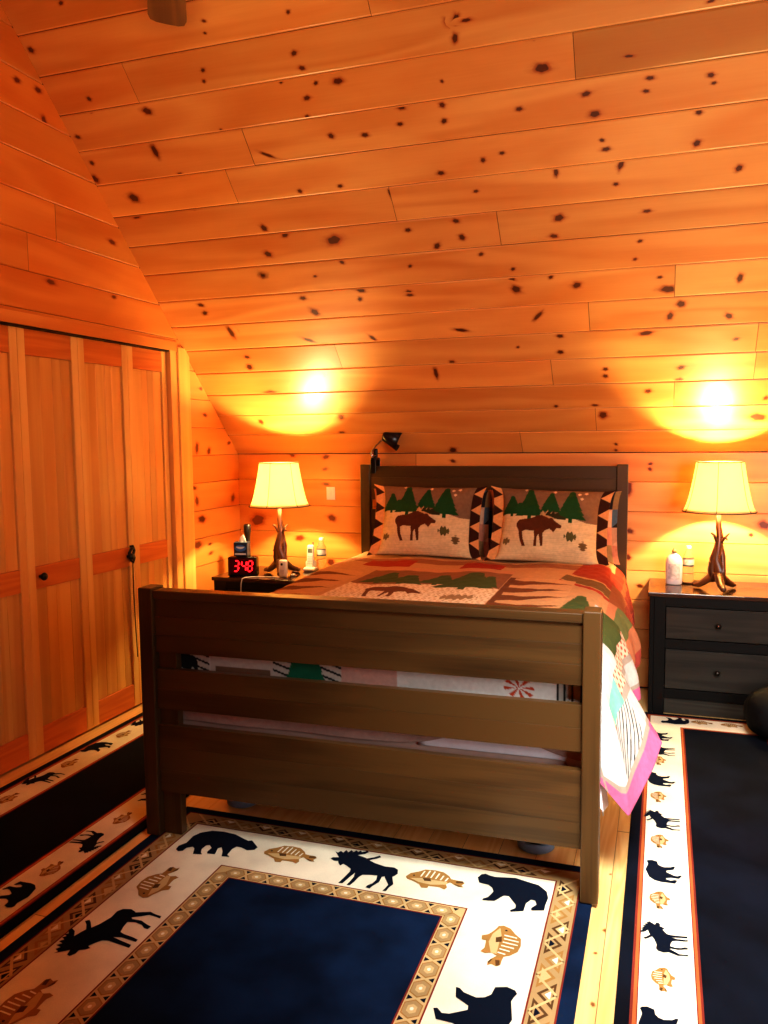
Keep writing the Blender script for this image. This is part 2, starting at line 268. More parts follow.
def planks(mb, o, du, dv, nn, rows, ulo, uhi, knots=(), joints=(), tintf=None, bev=.005, dep=.005, autoj=True, gapj=.0012, edge=1):
    o, du, dv, nn = Vector(o), Vector(du), Vector(dv), Vector(nn)
    P = lambda u, v, h: o+du*u+dv*v+nn*h
    flip = du.cross(dv).dot(nn) < 0
    boards = []
    for ri, (v0, v1) in enumerate(rows):
        vm = (v0+v1)/2
        lo, hi = ulo(vm), uhi(vm)
        js = sorted([j[0] for j in joints if v0 <= j[1] < v1])
        if not js and autoj:
            js = []
            u = lo+random.uniform(.6, 2.6)
            while u < hi-.5: js.append(u); u += random.uniform(1.6, 3.2)
        es = [None]+js+[None]
        for bi in range(len(es)-1):
            a, c = es[bi], es[bi+1]
            t = tintf(ri, bi, vm, (lo if a is None else a), (hi if c is None else c))
            off = (random.random()*50, random.random()*50)
            h = random.uniform(-.0006, .0006)
            prof = [(v0+.0006, h-dep), (v0+bev, h), (v1-bev*.6, h), (v1-.0006, h-dep)]
            vs = []; uvs = []
            for v, hh in prof:
                l = ulo(v) if a is None else a+gapj; r = uhi(v) if c is None else c-gapj
                vs += [P(l, v, hh), P(r, v, hh)]; uvs += [(l+off[0], v+off[1]), (r+off[0], v+off[1])]
            fs = []; fu = []
            for k in range(3):
                q = (2*k, 2*k+1, 2*k+3, 2*k+2)
                if flip: q = q[::-1]
                if k == 0 and edge != 1:   # lower chamfer tinted paler: seam highlight painted into the colour
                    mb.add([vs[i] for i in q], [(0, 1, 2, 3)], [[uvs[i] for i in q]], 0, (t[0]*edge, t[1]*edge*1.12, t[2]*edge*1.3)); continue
                fs.append(q); fu.append([uvs[i] for i in q])
            if c is not None:   # dark recess of a butt joint
                pass
            mb.add(vs, fs, fu, 0, t)
            boards.append((v0+bev, v1-bev*.6, (lo if a is None else a), (hi if c is None else c), t, off, h))
    # backing just behind the boards: the dark bottom of the grooves
    vlo, vhi = rows[0][0], rows[-1][1]
    vs = [P(ulo(vlo), vlo, -dep*.98), P(uhi(vlo), vlo, -dep*.98), P(uhi(vhi), vhi, -dep*.98), P(ulo(vhi), vhi, -dep*.98)]
    mb.add(vs, [(0, 1, 2, 3) if not flip else (3, 2, 1, 0)], [[(0, 0)]*4], 0, (.12, .06, .03))
    for ki, (u, v, ru, rv, ang) in enumerate(knots):
        bd = None; kh = .0003+(ki % 14)*.00003; ru *= .85; rv *= .85
        for q in boards:
            if q[0]-.012 <= v <= q[1]+.012 and q[2] <= u <= q[3]: bd = q; break
        if bd is None: continue
        v0, v1, ua, ub, t, off, h = bd
        a = math.radians(ang); n = 22; vs = []; uvs = []; ks = []
        ph = random.random()*6
        vs.append(P(u, min(max(v, v0), v1), h+kh)); uvs.append((u+off[0], v+off[1])); ks.append(1.0)
        for rr, kk in ((.55, .98), (.85, .62), (1.2, .34), (2.0, 0)):
            for j in range(n):
                th = 2*PI*j/n; w = 1+.13*math.sin(2*th+ph)+.08*math.sin(5*th+ph*2)
                ex = 1+(.45 if rr > 1.2 else 0)
                x = ru*rr*w*math.cos(th)*ex; y = rv*rr*w*math.sin(th)
                uu = u+x*math.cos(a)-y*math.sin(a); vv = v+x*math.sin(a)+y*math.cos(a)
                vv = min(max(vv, v0), v1); uu = min(max(uu, ua+.002), ub-.002)
                vs.append(P(uu, vv, h+kh)); uvs.append((uu+off[0], vv+off[1])); ks.append(kk)
        fs = []; fu = []
        for j in range(n):
            q = (0, 1+j, 1+(j+1) % n); q = q[::-1] if flip else q; fs.append(q)
            for r in range(3):
                q = (1+r*n+j, 1+(r+1)*n+j, 1+(r+1)*n+(j+1) % n, 1+r*n+(j+1) % n)
                q = q[::-1] if flip else q; fs.append(q)
        fu = [[uvs[i] for i in q] for q in fs]
        mb.add(vs, fs, fu, 0, t, ks)

def rt(lo=.86, hi=1.1, hue=.05):
    b = random.uniform(lo, hi); h = random.uniform(-hue, hue)
    return (b, b*(1+h), b*(1+h*1.8))
def extra_knots(u0, u1, v0, v1, n):
    return [(random.uniform(u0, u1), random.uniform(v0, v1), random.uniform(.012, .026), random.uniform(.009, .018), 0) for _ in range(n)]

# sloped ceiling over the bed
WROW = .1755
rows = [(k*WROW, (k+1)*WROW) for k in range(int(SMAX/WROW)+1)]
JS = [(1.435, 2.218), (-.188, 1.87), (-.473, 2.45), (1.823, 1.149), (1.428, .967), (1.218, .615), (2.208, .60), (1.835, .46), (1.429, .255), (.996, .085), (.578, 1.726), (3.1, .085), (3.3, .7), (3.0, 1.3), (2.9, 1.7), (1.05, 1.45)]
def slope_tint(ri, bi, v, a, c):
    if abs(v-2.2) < .09 and bi == 1: return (.70, .70, .62)
    if abs(v-1.84) < .09 and bi == 0: return (1.18, 1.2, 1.1)
    if ri in (2,) and a > 1.3: return (.86, .80, .72)
    return rt()
mb = MB()
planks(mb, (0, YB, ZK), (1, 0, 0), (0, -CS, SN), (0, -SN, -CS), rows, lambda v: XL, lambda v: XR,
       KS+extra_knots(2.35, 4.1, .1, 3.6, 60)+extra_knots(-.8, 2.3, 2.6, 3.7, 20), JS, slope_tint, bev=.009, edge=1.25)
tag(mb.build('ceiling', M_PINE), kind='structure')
# other slope, behind the camera
mb = MB()
planks(mb, (0, YF, ZK), (1, 0, 0), (0, CS, SN), (0, SN, -CS), rows, lambda v: XL, lambda v: XR, (), (), lambda *a: rt())
tag(mb.build('ceiling_rear', M_PINE), kind='structure')

# back knee wall
ZR = [(.003+.171*k, .003+.171*(k+1)) for k in range(7)]+[(1.200, 1.368)]
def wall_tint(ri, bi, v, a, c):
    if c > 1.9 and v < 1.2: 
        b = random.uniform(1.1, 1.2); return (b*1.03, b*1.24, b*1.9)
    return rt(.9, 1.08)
mb = MB()
planks(mb, (0, YB, 0), (1, 0, 0), (0, 0, 1), (0, -1, 0), ZR, lambda v: XL, lambda v: XR, KB+extra_knots(2.5, 4.1, .1, 1.3, 14), [(.331, 1.28), (.9, .95), (.7, .77), (1.0, .6), (.5, .45), (1.1, .3), (.6, .1), (1.0, 1.1)], wall_tint)
tag(mb.build('wall_back', M_PINEWALL), kind='structure')
mb = MB()
planks(mb, (0, YF, 0), (1, 0, 0), (0, 0, 1), (0, 1, 0), ZR, lambda v: XL, lambda v: XR, (), (), lambda *a: rt())
tag(mb.build('wall_front', M_PINEWALL), kind='structure')

# left gable wall with the closet opening
def yend(z): return YB if z <= ZK else YB-(z-ZK)/SL
def ybeg(z): return YF if z <= ZK else YF+(z-ZK)/SL
YO0, YO1, ZO = -1.10, 1.655, 1.985
lw = ZR+[(1.368+.171*k, 1.368+.171*(k+1)) for k in range(16)]
low = [r for r in lw if r[1] <= 1.90]
mid = (lw[len(low)][0], ZO)
up = [(ZO, lw[len(low)][1])]+[r for r in lw if r[0] > 1.90 and r[1] < 4.05]
def lt(*a):
    t = rt(.84, 1.04); return (t[0], t[1]*.86, t[2]*.68)
def lt2(*a):
    return rt(.9, 1.08)
mb = MB()
planks(mb, (XL, 0, 0), (0, 1, 0), (0, 0, 1), (1, 0, 0), low+[mid], lambda v: YO1+.07, yend, KL, (), lt2, autoj=False)
planks(mb, (XL, 0, 0), (0, 1, 0), (0, 0, 1), (1, 0, 0), low+[mid], ybeg, lambda v: YO0, (), (), lt, autoj=False)
planks(mb, (XL, 0, 0), (0, 1, 0), (0, 0, 1), (1, 0, 0), up, ybeg, yend, KL+extra_knots(-1.5, .3, 2.1, 3.6, 12), (), lt)
tag(mb.build('wall_left', M_PINEWALL), kind='structure')
# right gable wall
mb = MB()
planks(mb, (XR, 0, 0), (0, 1, 0), (0, 0, 1), (-1, 0, 0), [r for r in lw if r[1] < 4.05], ybeg, yend, (), (), lt)
tag(mb.build('wall_right', M_PINEWALL), kind='structure')
# floor: boards running away from the camera
mb = MB(); FR = [(XL-.3+.13*k, XL-.3+.13*(k+1)) for k in range(43)]
planks(mb, (0, 0, 0), (0, 1, 0), (1, 0, 0), (0, 0, 1), FR, lambda v: YF, lambda v: YB+.01,
       [(-.08, 1.65, .012, .009, 0), (-.33, 1.66, .014, .010, 0), (-.2, 1.63, .008, .006, 0), (.1, 1.66, .007, .005, 0), (-.42, 1.64, .01, .008, 0), (.25, 1.645, .007, .005, 0)]+[(y, x, a, b, c) for (x, y, a, b, c) in extra_knots(0, 4, .4, 2.3, 40)],
       (), lambda *a: rt(.94, 1.05, .03), bev=.0012, dep=.0015)
tag(mb.build('floor', M_FLOOR), kind='structure')

# closet: bifold doors, jamb, casing
M_FIR = wood('door_fir_panel', (212, 142, 66), (238, 180, 98), rough=.42, ringf=3, su=.4, sv=9, fine=.12, blot=.7, contrast=.9, knot=(90, 34, 10))
M_STILE = wood('door_fir_stile', (226, 162, 84), (244, 196, 116), rough=.4, ringf=3, su=.4, sv=8, fine=.12)
M_RAIL = wood('door_fir_rail', (196, 92, 30), (218, 122, 50), rough=.4, ringf=7)
M_BLACK = plain('black_metal', (14, 13, 13), .35, .3)
M_DARKGAP = plain('dark_recess', (26, 12, 6), .9)
XC = -.934
leaves = [(YO0+.003, -.70), (-.698, -.305), (-.303, .092), (.094, .492), (.494, .892), (.894, 1.288), (1.290, 1.652)]
leaves = leaves[1:]
def leaf(parent, y0, y1):
    sw = .046; x0, x1 = XC-.030, XC
    z0, z1 = .012, 1.972
    rails = [(z0, .135), (.788, .892), (1.855, z1)]
    for a, c in ((y0, y0+sw), (y1-sw, y1)):
        m = MB(); t = rt(.95, 1.08, .03); m.box((x0, a, z0), (x1, c, z1), 2, .003, tint=t); m.build('stile', M_STILE, parent)
    for a, c in rails:
        m = MB(); m.box((x0+.001, y0+sw, a), (x1-.002, y1-sw, c), 1, .002, tint=rt(.9, 1.08)); m.build('rail', M_RAIL, parent)
    for (a, c) in ((rails[0][1], rails[1][0]), (rails[1][1], rails[2][0])):
        m = MB(); y = y0+sw; ye = y1-sw
        m.box((x0+.004, y, a), (x1-.014, ye, c), 2, 0, tint=(.6, .5, .4))
        cuts = sorted([y+.002]+[y+(ye-y)*q for q in (random.uniform(.2, .34), random.uniform(.45, .6), random.uniform(.7, .85))]+[ye-.002])
        for i in range(len(cuts)-1):
            m.box((x0+.006, cuts[i]+.0006, a+.001), (x1-.010, cuts[i+1]-.0006, c-.001), 2, .0012, tint=rt(.80, 1.14, .05), seg=1)
        m.build('panel', M_FIR, parent)
pairs = [(0, 1), (2, 3), (4, 5)]
labels = ['front pair of bifold closet doors nearest the camera', 'middle pair of bifold fir closet doors with one black knob', 'far pair of bifold fir closet doors, black loop and string hanging from it']
for di, (a, c) in enumerate(pairs):
    d = empty('door_%d' % (di+1), (0, 0, 0), kind='structure')
    leaf(d, *leaves[a]); leaf(d, *leaves[c])
    m = MB(); kk = (-.25, .565, 1.225)[di]
    R = Matrix.Translation((XC, kk, .845)) @ Matrix.Rotation(PI/2, 4, 'Y')
    m.lathe([(.0001, .0), (.008, 0), (.008, .012), (.017, .018), (.019, .026), (.014, .034), (.0001, .037)], n=16, mtx=R)
    m.build('knob', M_BLACK, d)
m = MB(); m.box((XC-.10, YO0, 0), (XC-.06, YO1, ZO), 1, 0); tag(m.build('wall_closet_rear', M_DARKGAP), kind='structure')
m = MB(); m.box((XC-.035, YO0, ZO-.012), (XL-.004, YO1, ZO+.02), 1, .001); tag(m.build('trim_1', plain('track_metal', (40, 28, 20), .5, .6)), kind='structure')
m = MB(); m.box((XC-.03, YO1, 0), (XL+.002, YO1+.066, ZO+.012), 2, .002, tint=(.92, .80, .70)); tag(m.build('trim_2', M_STILE), kind='structure')
m = MB(); m.box((XL-.02, YO1+.066, 0), (XL+.014, YO1+.185, ZO+.02), 2, .004, tint=(1.1, 1.12, 1.05)); tag(m.build('trim_3', M_STILE), kind='structure')
m = MB(); m.box((XL-.002, YO0, ZO-.004), (XL+.006, YO1+.07, ZO+.05), 1, .002, tint=(1.0, .95, .85)); tag(m.build('trim_4', M_PINEWALL), kind='structure')

# black loop with string hanging from the closet door edge
t = empty('hanging_cord', (XC, 1.245, .845), label='black looped cord hanging by a string from the closet door', cat='cord')
m = MB()
m.tube([(.004, 0, .05), (.016, .004, .055), (.02, .012, .03), (.016, .004, .0), (.014, -.02, -.01), (.018, -.028, .02), (.02, -.01, .045), (.018, .012, .04)], .008, 8)
m.tube([(.012, -.012, .012), (.018, -.018, -.02), (.018, .004, -.035), (.018, .018, -.012), (.016, .008, .01)], .006, 8)
m.build('loop', M_BLACK, t)
m = MB(); m.lathe([(.006, -.003), (.011, 0), (.006, .003)], n=14, mtx=Matrix.Translation((.024, -.008, -.008)) @ Matrix.Rotation(PI/2, 4, 'Y')); m.build('ring', plain('chrome', (200, 200, 195), .15, 1), t)
m = MB(); m.tube([(.014, .004, -.03), (.012, .006, -.2), (.012, .010, -.35), (.014, .008, -.37), (.012, .020, -.56)], .0028, 6); m.build('string', plain('dark_string', (60, 16, 8), .8), t)
# ---------------------------------------------------------------- bed
TH = .015
M_BED = wood('bed_walnut', (31, 19, 8), (76, 53, 26), rough=.34, ringf=2.2, su=.8, sv=7, blot=.8, contrast=1.0, knot=(25, 14, 8), halo=(40, 24, 12), fine=.3, bump=.12)
bed = empty('bed', (0, 0, 0), TH, 'dark brown wooden slat bed frame with tall headboard and footboard', 'bed')
def bt(): return rt(.9, 1.1, .03)
RUGZ = .0125
def bpart(name, lo, hi, grain=None, bev=.003, tint=None):
    m = MB(); m.box(lo, hi, grain, bev, tint=tint or bt()); return m.build(name, M_BED, bed)
for x in (0, 1.5655):
    bpart('footboard_post', (x, 0, RUGZ), (x+.0545, .083, .937), 2, .004, (1, 1, 1))
bpart('inner_stile', (.055, .034, RUGZ), (.128, .070, .895), 2, .002)
for a, c in ((.178, .431), (.491, .640), (.701, .897)):
    m = MB()
    n = 3 if c-a > .16 else 2
    for i in range(n):   # glued-up slats: several staves per board
        m.box((.0555, .018, a+(c-a)*i/n), (1.565, .046, a+(c-a)*(i+1)/n-.0003), 0, .0008, tint=rt(.82, 1.14, .04))
    m.build('footboard_slat', M_BED, bed)
bpart('footboard_cap', (.0555, .008, .8975), (1.565, .074, .928), 0, .003)
HX0, HX1, HY, HZ = .036, 1.637, 2.318, 1.302
for x in (HX0, HX1-.062):
    bpart('headboard_post', (x, HY, 0), (x+.062, HY+.052, HZ), 2, .004)
for a, c in ((.30, .79), (.86, 1.025), (1.085, 1.293)):
    m = MB(); n = 3 if c-a > .2 else 2
    for i in range(n):
        m.box((HX0+.063, HY+.012, a+(c-a)*i/n), (HX1-.063, HY+.040, a+(c-a)*(i+1)/n-.0003), 0, .0008, tint=rt(.82, 1.14, .04))
    m.build('headboard_slat', M_BED, bed)
for x in (.040, 1.552):
    bpart('side_rail', (x, .084, .20), (x+.028, HY-.001, .40), 1, .003)
bpart('cross_slat', (.069, .36, .21), (1.551, .43, .235), 0, .002)
bpart('cross_slat', (.069, 1.2, .21), (1.551, 1.27, .235), 0, .002)
bpart('cross_slat', (.069, 2.0, .21), (1.551, 2.07, .235), 0, .002)
M_CUP = plain('blue_plastic', (116, 152, 190), .35, noise=.1)
cups = []
for i, (x, y) in enumerate([(.205, .372), (1.385, .345), (.205, 1.95), (1.385, 1.95)]):
    m = MB(); m.lathe([(.0001, .0), (.021, .0), (.021, .012), (.026, .014), (.030, .02), (.030, .028), (.016, .036), (.016, .2), (.0001, .2)], (x, y, .013), 20)
    m.build('center_leg', plain('black_plastic', (16, 16, 18), .4) if i == 0 else bpy.data.materials['black_plastic'], bed)
for i, (x, y) in enumerate([(.205, .372), (1.385, .345)]):
    X = x*math.cos(TH)-y*math.sin(TH); Y = x*math.sin(TH)+y*math.cos(TH)
    m = MB(); m.lathe([(.0001, .001), (.060, .001), (.066, .006), (.066, .026), (.058, .034), (.048, .031), (.042, .014), (.0001, .012)], (X, Y, 0), 36)
    o = m.build('caster_cup', M_CUP)
    tag(o, ['blue round caster cup on the floor under the left side of the footboard', 'blue round caster cup on the floor under the right side of the footboard'][i], 'caster cup', 'caster cups under the bed')

bt_m = Matrix.Rotation(TH, 4, 'Z')
def bedrot(o): o.rotation_euler = (0, 0, TH); return o
M_TICK = plain('white_ticking', (214, 212, 220), .8, noise=.05, nscale=8)
m = MB(); m.box((.074, .10, .237), (1.546, 2.29, .455), 1, .03, seg=4)
tag(bedrot(m.build('box_spring', plain('pinkish_cover', (178, 150, 140), .9, noise=.08, nscale=6))), 'pinkish beige box spring seen through the lowest gap of the footboard', 'box spring')
m = MB(); m.box((.066, .112, .457), (1.55, 2.29, .742), 1, .06, seg=5)
tag(bedrot(m.build('mattress', M_TICK)), 'white mattress lying under the patchwork quilt', 'mattress')

# ---- pattern helpers (flat coordinates -> colour)
def hexc(c): return np.array(lin(c), np.float32)
def tree_poly(cx, y0, w, h, n=4, ang=0):
    L = [(-.06*w, 0)]; R = [(.06*w, 0)]
    L.append((-.06*w, .12*h)); R.append((.06*w, .12*h))
    for i in range(n):
        yb = .10*h+.86*h*i/n; wi = w*.5*(1-i/(n+.6)); yt = .10*h+.86*h*(i+1)/n
        L += [(-wi, yb), (-wi*.72, yt-.01*h)]; R += [(wi, yb), (wi*.72, yt-.01*h)]
    P = R+[(0, h)]+L[::-1]
    c, s = math.cos(ang), math.sin(ang)
    return [(cx+c*x-s*y, y0+s*x+c*y) for x, y in P]
def xf(poly, cx, cy, sx=1, sy=1, ang=0):
    c, s = math.cos(ang), math.sin(ang)
    return [(cx+c*x*sx-s*y*sy, cy+s*x*sx+c*y*sy) for x, y in poly]

SHAM_MOOSE = [(185, 345), (195, 330), (215, 325), (240, 322), (262, 313), (275, 305), (298, 303), (318, 312), (330, 318), (345, 316), (358, 330), (376, 343), (389, 350), (386, 364), (366, 364), (353, 385), (345, 376), (335, 366), (315, 376), (305, 390), (309, 420), (309, 450), (298, 450), (294, 420), (288, 395), (281, 410), (280, 452), (268, 453), (270, 410), (265, 380), (225, 378), (212, 385), (218, 420), (230, 452), (215, 453), (204, 425), (198, 400), (195, 380), (185, 362)]
SHAM_MOOSE = [((x-110)/430, (515-y)/350) for x, y in SHAM_MOOSE]
ANTLER = [((x-110)/430, (515-y)/350) for x, y in [(285, 303), (300, 280), (312, 296), (322, 276), (330, 296), (345, 284), (350, 300), (380, 310), (378, 322), (350, 322), (330, 318), (300, 305)]]

def sham_pattern(U, V):
    """U, V in 0..1 over the central panel; outside 0..1 in U the triangle borders."""
    C = np.empty(U.shape+(3,), np.float32)
    sky = hexc((130, 98, 72)); snow = hexc((222, 190, 142)); green = hexc((34, 74, 34)); brown = hexc((92, 44, 20)); tan = hexc((226, 156, 96)); dk = hexc((62, 30, 16))
    hill = .60+.05*np.sin(U*5+.6)-.03*np.cos(U*13)
    C[:] = snow
    C[(V > hill)] = sky
    rib = (np.sin(V*2*PI*42) > .35) & (V < hill); C[rib] *= .90
    for cx, y0, w, h in ((.11, .60, .24, .30), (.30, .56, .31, .45), (.52, .64, .24, .33), (.73, .54, .33, .46)):
        C[pip(U, V, tree_poly(cx, y0-.02, w, h, 6))] = green
    C[pip(U, V, tree_poly(.20, .60, .20, .18))] = green
    C[pip(U, V, ANTLER)] = hexc((196, 150, 96)); C[pip(U, V, [(x+.06, y+.0) for x, y in ANTLER])] = hexc((56, 50, 26))
    C[pip(U, V, SHAM_MOOSE)] = brown
    C[((U-.74)/.055)**2+((V-.33)/.06)**2 < 1+.4*np.sin(U*160)] = hexc((92, 84, 44))
    C[((U-.07)/.035)**2+((V-.24)/.045)**2 < 1+.4*np.sin(U*190)] = hexc((120, 96, 56))
    C[((U-.87)/.04)**2+((V-.22)/.055)**2 < 1+.4*np.sin(V*160)] = hexc((112, 84, 50))
    for a, b in ((.80, .93), (.86, .95), (.83, .86), (.25, .97), (.55, .96)):
        C[(np.abs(U-a)/.02+np.abs(V-b)/.022) < 1] = hexc((232, 196, 150))
    for side in (0, 1):
        w = (-U if side == 0 else U-1); m = w > 0
        ww = w/.17; k = (V*4.3+.1) % 1
        tri = (1-np.abs(k-.5)*2*1.0) > (ww if side == 0 else ww)
        C[m & tri] = dk if side == 1 else tan; C[m & ~tri] = tan if side == 1 else dk
    return C
FABRIC = vcol_mat('sham_fabric', .9, weave=.15, wscale=420, noise=.10)
def make_sham(W, H, T, name='pillow_sham', pattern=sham_pattern, flange=.058, ears=.022):
    nu, nv = 250, 150
    u = np.linspace(-1, 1, nu)[:, None]*np.ones((1, nv)); v = np.linspace(-1, 1, nv)[None, :]*np.ones((nu, 1))
    fx = 1-flange/(W/2)
    uu = np.clip(np.abs(u)/fx, 0, 1); vv = np.abs(v)
    th = T*np.power(np.clip(1-uu**2.6, 0, 1), .55)*np.power(np.clip(1-vv**2.8, 0, 1), .5)
    # outline: corners pulled out as ears, sides drawn in a little
    x = u*W/2*(1-.035*np.sin(np.abs(v)*0+1)*(1-vv**2))+ears*np.sign(u)*(np.clip(uu-.6, 0, 1)/.4)*vv**6
    z = v*H/2*(1-.03*(1-uu**2))+ears*.5*np.sign(v)*vv*np.clip((np.abs(u)-.85)/.15, 0, 1)
    wr = .004*np.sin(u*9+v*5)+.003*np.sin(v*14-u*4)+.010*np.sin(np.abs(u)*PI*8)*np.clip((np.abs(u)-fx)/.1, 0, 1)
    U = (u+fx)/(2*fx); V = (v+1)/2
    root = empty(name)
    P = np.stack([x, -th-wr*(th > 0.001)-.002, z], -1)
    o = grid_obj('front_panel', P, pattern(U, V), FABRIC, root)
    Pb = np.stack([x, th*.8+.002, z], -1)[::-1]
    C = np.empty(Pb.shape, np.float32); C[:] = hexc((170, 110, 74))
    step = 5
    ob = grid_obj('back_panel', Pb[::step, ::step], C[::step, ::step], FABRIC, root)
    return root
def copy_tree(o, parent=None):
    c = o.copy(); COL.objects.link(c)
    if parent: c.parent = parent
    for ch in [q for q in o.children]: copy_tree(ch, c)
    return c
sham = make_sham(.650, .418, .075)
sh2 = copy_tree(sham)
def place(o, x, y, z, tilt, yaw=0, roll=0):
    o.rotation_euler = (Matrix.Rotation(yaw, 3, 'Z') @ Matrix.Rotation(-tilt, 3, 'X') @ Matrix.Rotation(roll, 3, 'Y')).to_euler(); o.location = (x, y, z)
place(sham, .482, 2.125, .978, .33, TH, .01); tag(sham, 'moose and pine tree pillow sham leaning on the left half of the headboard', 'pillow', 'moose shams on the bed')
place(sh2, 1.192, 2.120, .968, .33, TH, .03); tag(sh2, 'moose and pine tree pillow sham leaning on the right half of the headboard', 'pillow', 'moose shams on the bed')
def plaid(U, V):
    C = np.empty(U.shape+(3,), np.float32); C[:] = hexc((196, 150, 120))
    k = (np.floor(U*6)+np.floor(V*4)) % 4
    C[k == 0] = hexc((84, 106, 122)); C[k == 1] = hexc((150, 120, 80)); C[k == 2] = hexc((200, 130, 104)); 
    tri = ((U*6) % 1) > ((V*4) % 1); C[tri & (k == 0)] = hexc((40, 34, 34)); C[tri & (k == 3)] = hexc((214, 166, 134))
    return C
bp1 = make_sham(.72, .40, .05, 'pillow', plaid, .03, .01); bp2 = copy_tree(bp1)
place(bp1, .478, 2.236, .955, .20, TH); tag(bp1, 'pink and blue patchwork pillow standing behind the left moose sham', 'pillow', 'patchwork pillows behind the shams')
place(bp2, 1.202, 2.228, .955, .20, TH); tag(bp2, 'pink and blue patchwork pillow standing behind the right moose sham', 'pillow', 'patchwork pillows behind the shams')

# ---- quilt
X0, X1, Y0, Y1, ZT = .055, 1.560, .100, 2.28, .764
Q_BROWN = (138, 92, 62)
def quilt_pattern(A, B):
    """A across (bed x, unfolded), B along (bed y, unfolded)."""
    C = np.empty(A.shape+(3,), np.float32)
    tan = hexc((190, 144, 98)); br = hexc((112, 64, 36)); snow = hexc((226, 200, 160)); green = hexc((70, 84, 44)); red = hexc((158, 48, 34)); wh = hexc((190, 190, 182)); pink = hexc((196, 98, 138)); blk = hexc((30, 34, 34)); grn2 = hexc((30, 104, 76)); gy = hexc((160, 146, 130))
    C[:] = tan
    # head strip
    m = B > 1.98; C[m] = hexc((194, 150, 104))
    m = (B > 1.84) & (B < 1.98); C[m] = hexc((150, 98, 66))
    for a, b in ((.25, .52), (.80, 1.02)): C[(A > a) & (A < b) & (B > 1.72) & (B < 1.92)] = red
    C[pip(A, B, [(1.42, 2.02), (1.38, 1.72), (1.58, 1.54), (1.58, 2.02)])] = hexc((150, 54, 36))
    C[pip(A, B, [(1.36, 1.70), (1.34, 1.56), (1.60, 1.30), (1.64, 1.46)])] = hexc((112, 84, 48))
    C[pip(A, B, [(1.34, 1.54), (1.34, 1.50), (1.60, 1.22), (1.60, 1.28)])] = red
    # central scene block
    bx0, bx1, by0, by1 = .37, 1.10, .72, 1.70
    m = (A > bx0) & (A < bx1) & (B > by0) & (B < by1); C[m] = hexc(Q_BROWN)
    C[(A > bx0) & (A < bx1) & (B > by1-.09) & (B < by1)] = hexc((196, 138, 98))
    hill = 1.22+.06*np.sin(A*9); m2 = m & (B < hill); C[m2] = snow
    sp = (np.sin(A*210+np.sin(B*90)*2)*np.sin(B*170+1.3*np.sin(A*60))) > .35; C[m2 & sp] = hexc((190, 150, 110))
    for cx, y0, w, h in ((.50, 1.20, .22, .34), (.62, 1.18, .22, .30), (.78, 1.24, .20, .28), (.93, 1.14, .30, .44), (1.02, 1.2, .14, .3)):
        C[pip(A, B, tree_poly(cx, y0, w, h))] = green
    C[pip(A, B, [(x*.55+.42, y*.62+.74) for x, y in SHAM_MOOSE])] = hexc((110, 60, 32))
    C[((A-.95)/.08)**2+((B-.98)/.05)**2 < 1+.5*np.sin(A*200)] = hexc((150, 116, 78))
    # spiky brown wedges either side of the block
    for (xa, xb, sgn) in ((.05, .34, 1), (1.12, 1.42, 1)):
        m = (A > xa) & (A < xb) & (B > .2) & (B < 1.52)
        C[m] = hexc((198, 150, 102))
        k = (B*5.4) % 1; w = (A-xa)/(xb-xa)
        C[m & (np.abs(k-.5)*2 < (1-w)*.75)] = br
        C[(A > xa-.015) & (A < xa+.012) & (B > .2) & (B < 1.52)] = br
    # foot end of the top: white & green
    m = (B < .72); C[m] = hexc((216, 190, 150))
    C[pip(A, B, tree_poly(1.48, .62, .18, .5, 5))] = green
    C[(A > 1.45) & (A < 1.54) & (B < .62) & (B > .2)] = snow
    # right-hand drop
    d = A-X1
    m = d > .02; C[m & (B > 1.0)] = hexc((186, 120, 84)); C[m & (B > 1.25)] = hexc((140, 80, 50)); C[m & (B > 1.25) & (d > .13)] = hexc((118, 44, 36)); C[m & (B > 1.7) & (d < .08)] = hexc((146, 50, 34))
    C[m & (d > .05) & (d < .16) & (B > .7) & (B < 1.25)] = hexc((104, 112, 66))
    m = (d > -.02) & (B <= 1.0); C[m] = wh
    C[(d > .0) & (d < .10) & (B > .55) & (B < 1.0)] = green
    mm = (d > .10) & (d < .17) & (B < 1.0); C[mm] = hexc((214, 190, 160)); C[mm & (np.sin(A*150)*np.sin(B*120) > .4)] = hexc((170, 80, 60))
    C[(d > .17) & (d < .2) & (B < 1.0)] = gy
    C[pip(A, B, [(X1+.10, .10), (X1+.24, .16), (X1+.22, .30), (X1+.10, .34)])] = hexc((120, 196, 170))
    f = pip(A, B, [(X1+.24, -.02), (X1+.34, .06), (X1+.35, .20), (X1+.30, .32), (X1+.20, .36), (X1+.16, .20), (X1+.18, .02)])
    st = ((A*1.2+B*.9)*26 % 1) < .26; C[f] = wh*.98; C[f & st] = blk
    # foot drop
    e = Y0-B
    m = e > .0; C[m] = hexc((206, 206, 202))
    C[m & (A > .24) & (A < .62)] = hexc((190, 184, 176)); C[m & (A > .26) & (A < .48) & (e > .095)] = hexc((116, 92, 74))
    for a, b in ((.0, .235), (.49, .565), (.66, .75)):
        q = m & (A > a) & (A < b); C[q] = wh; C[q & (((A*.35+B)*34 % 1) < .3)] = blk
    C[pip(A, B, xf(BEAR2, .13, Y0-.10, .5, .5))] = blk
    C[pip(A, B, tree_poly(.615, Y0-.20, .20, .26, 5))] = grn2
    C[m & (A > .75) & (A < .95) & (e < .12)] = hexc((196, 158, 146))
    for k in range(8):
        a = k*.8; C[pip(A, B, [(1.36, Y0-.105), (1.36+.05*math.cos(a), Y0-.105+.05*math.sin(a)), (1.36+.05*math.cos(a+.35), Y0-.105+.05*math.sin(a+.35))])] = hexc((176, 66, 36))
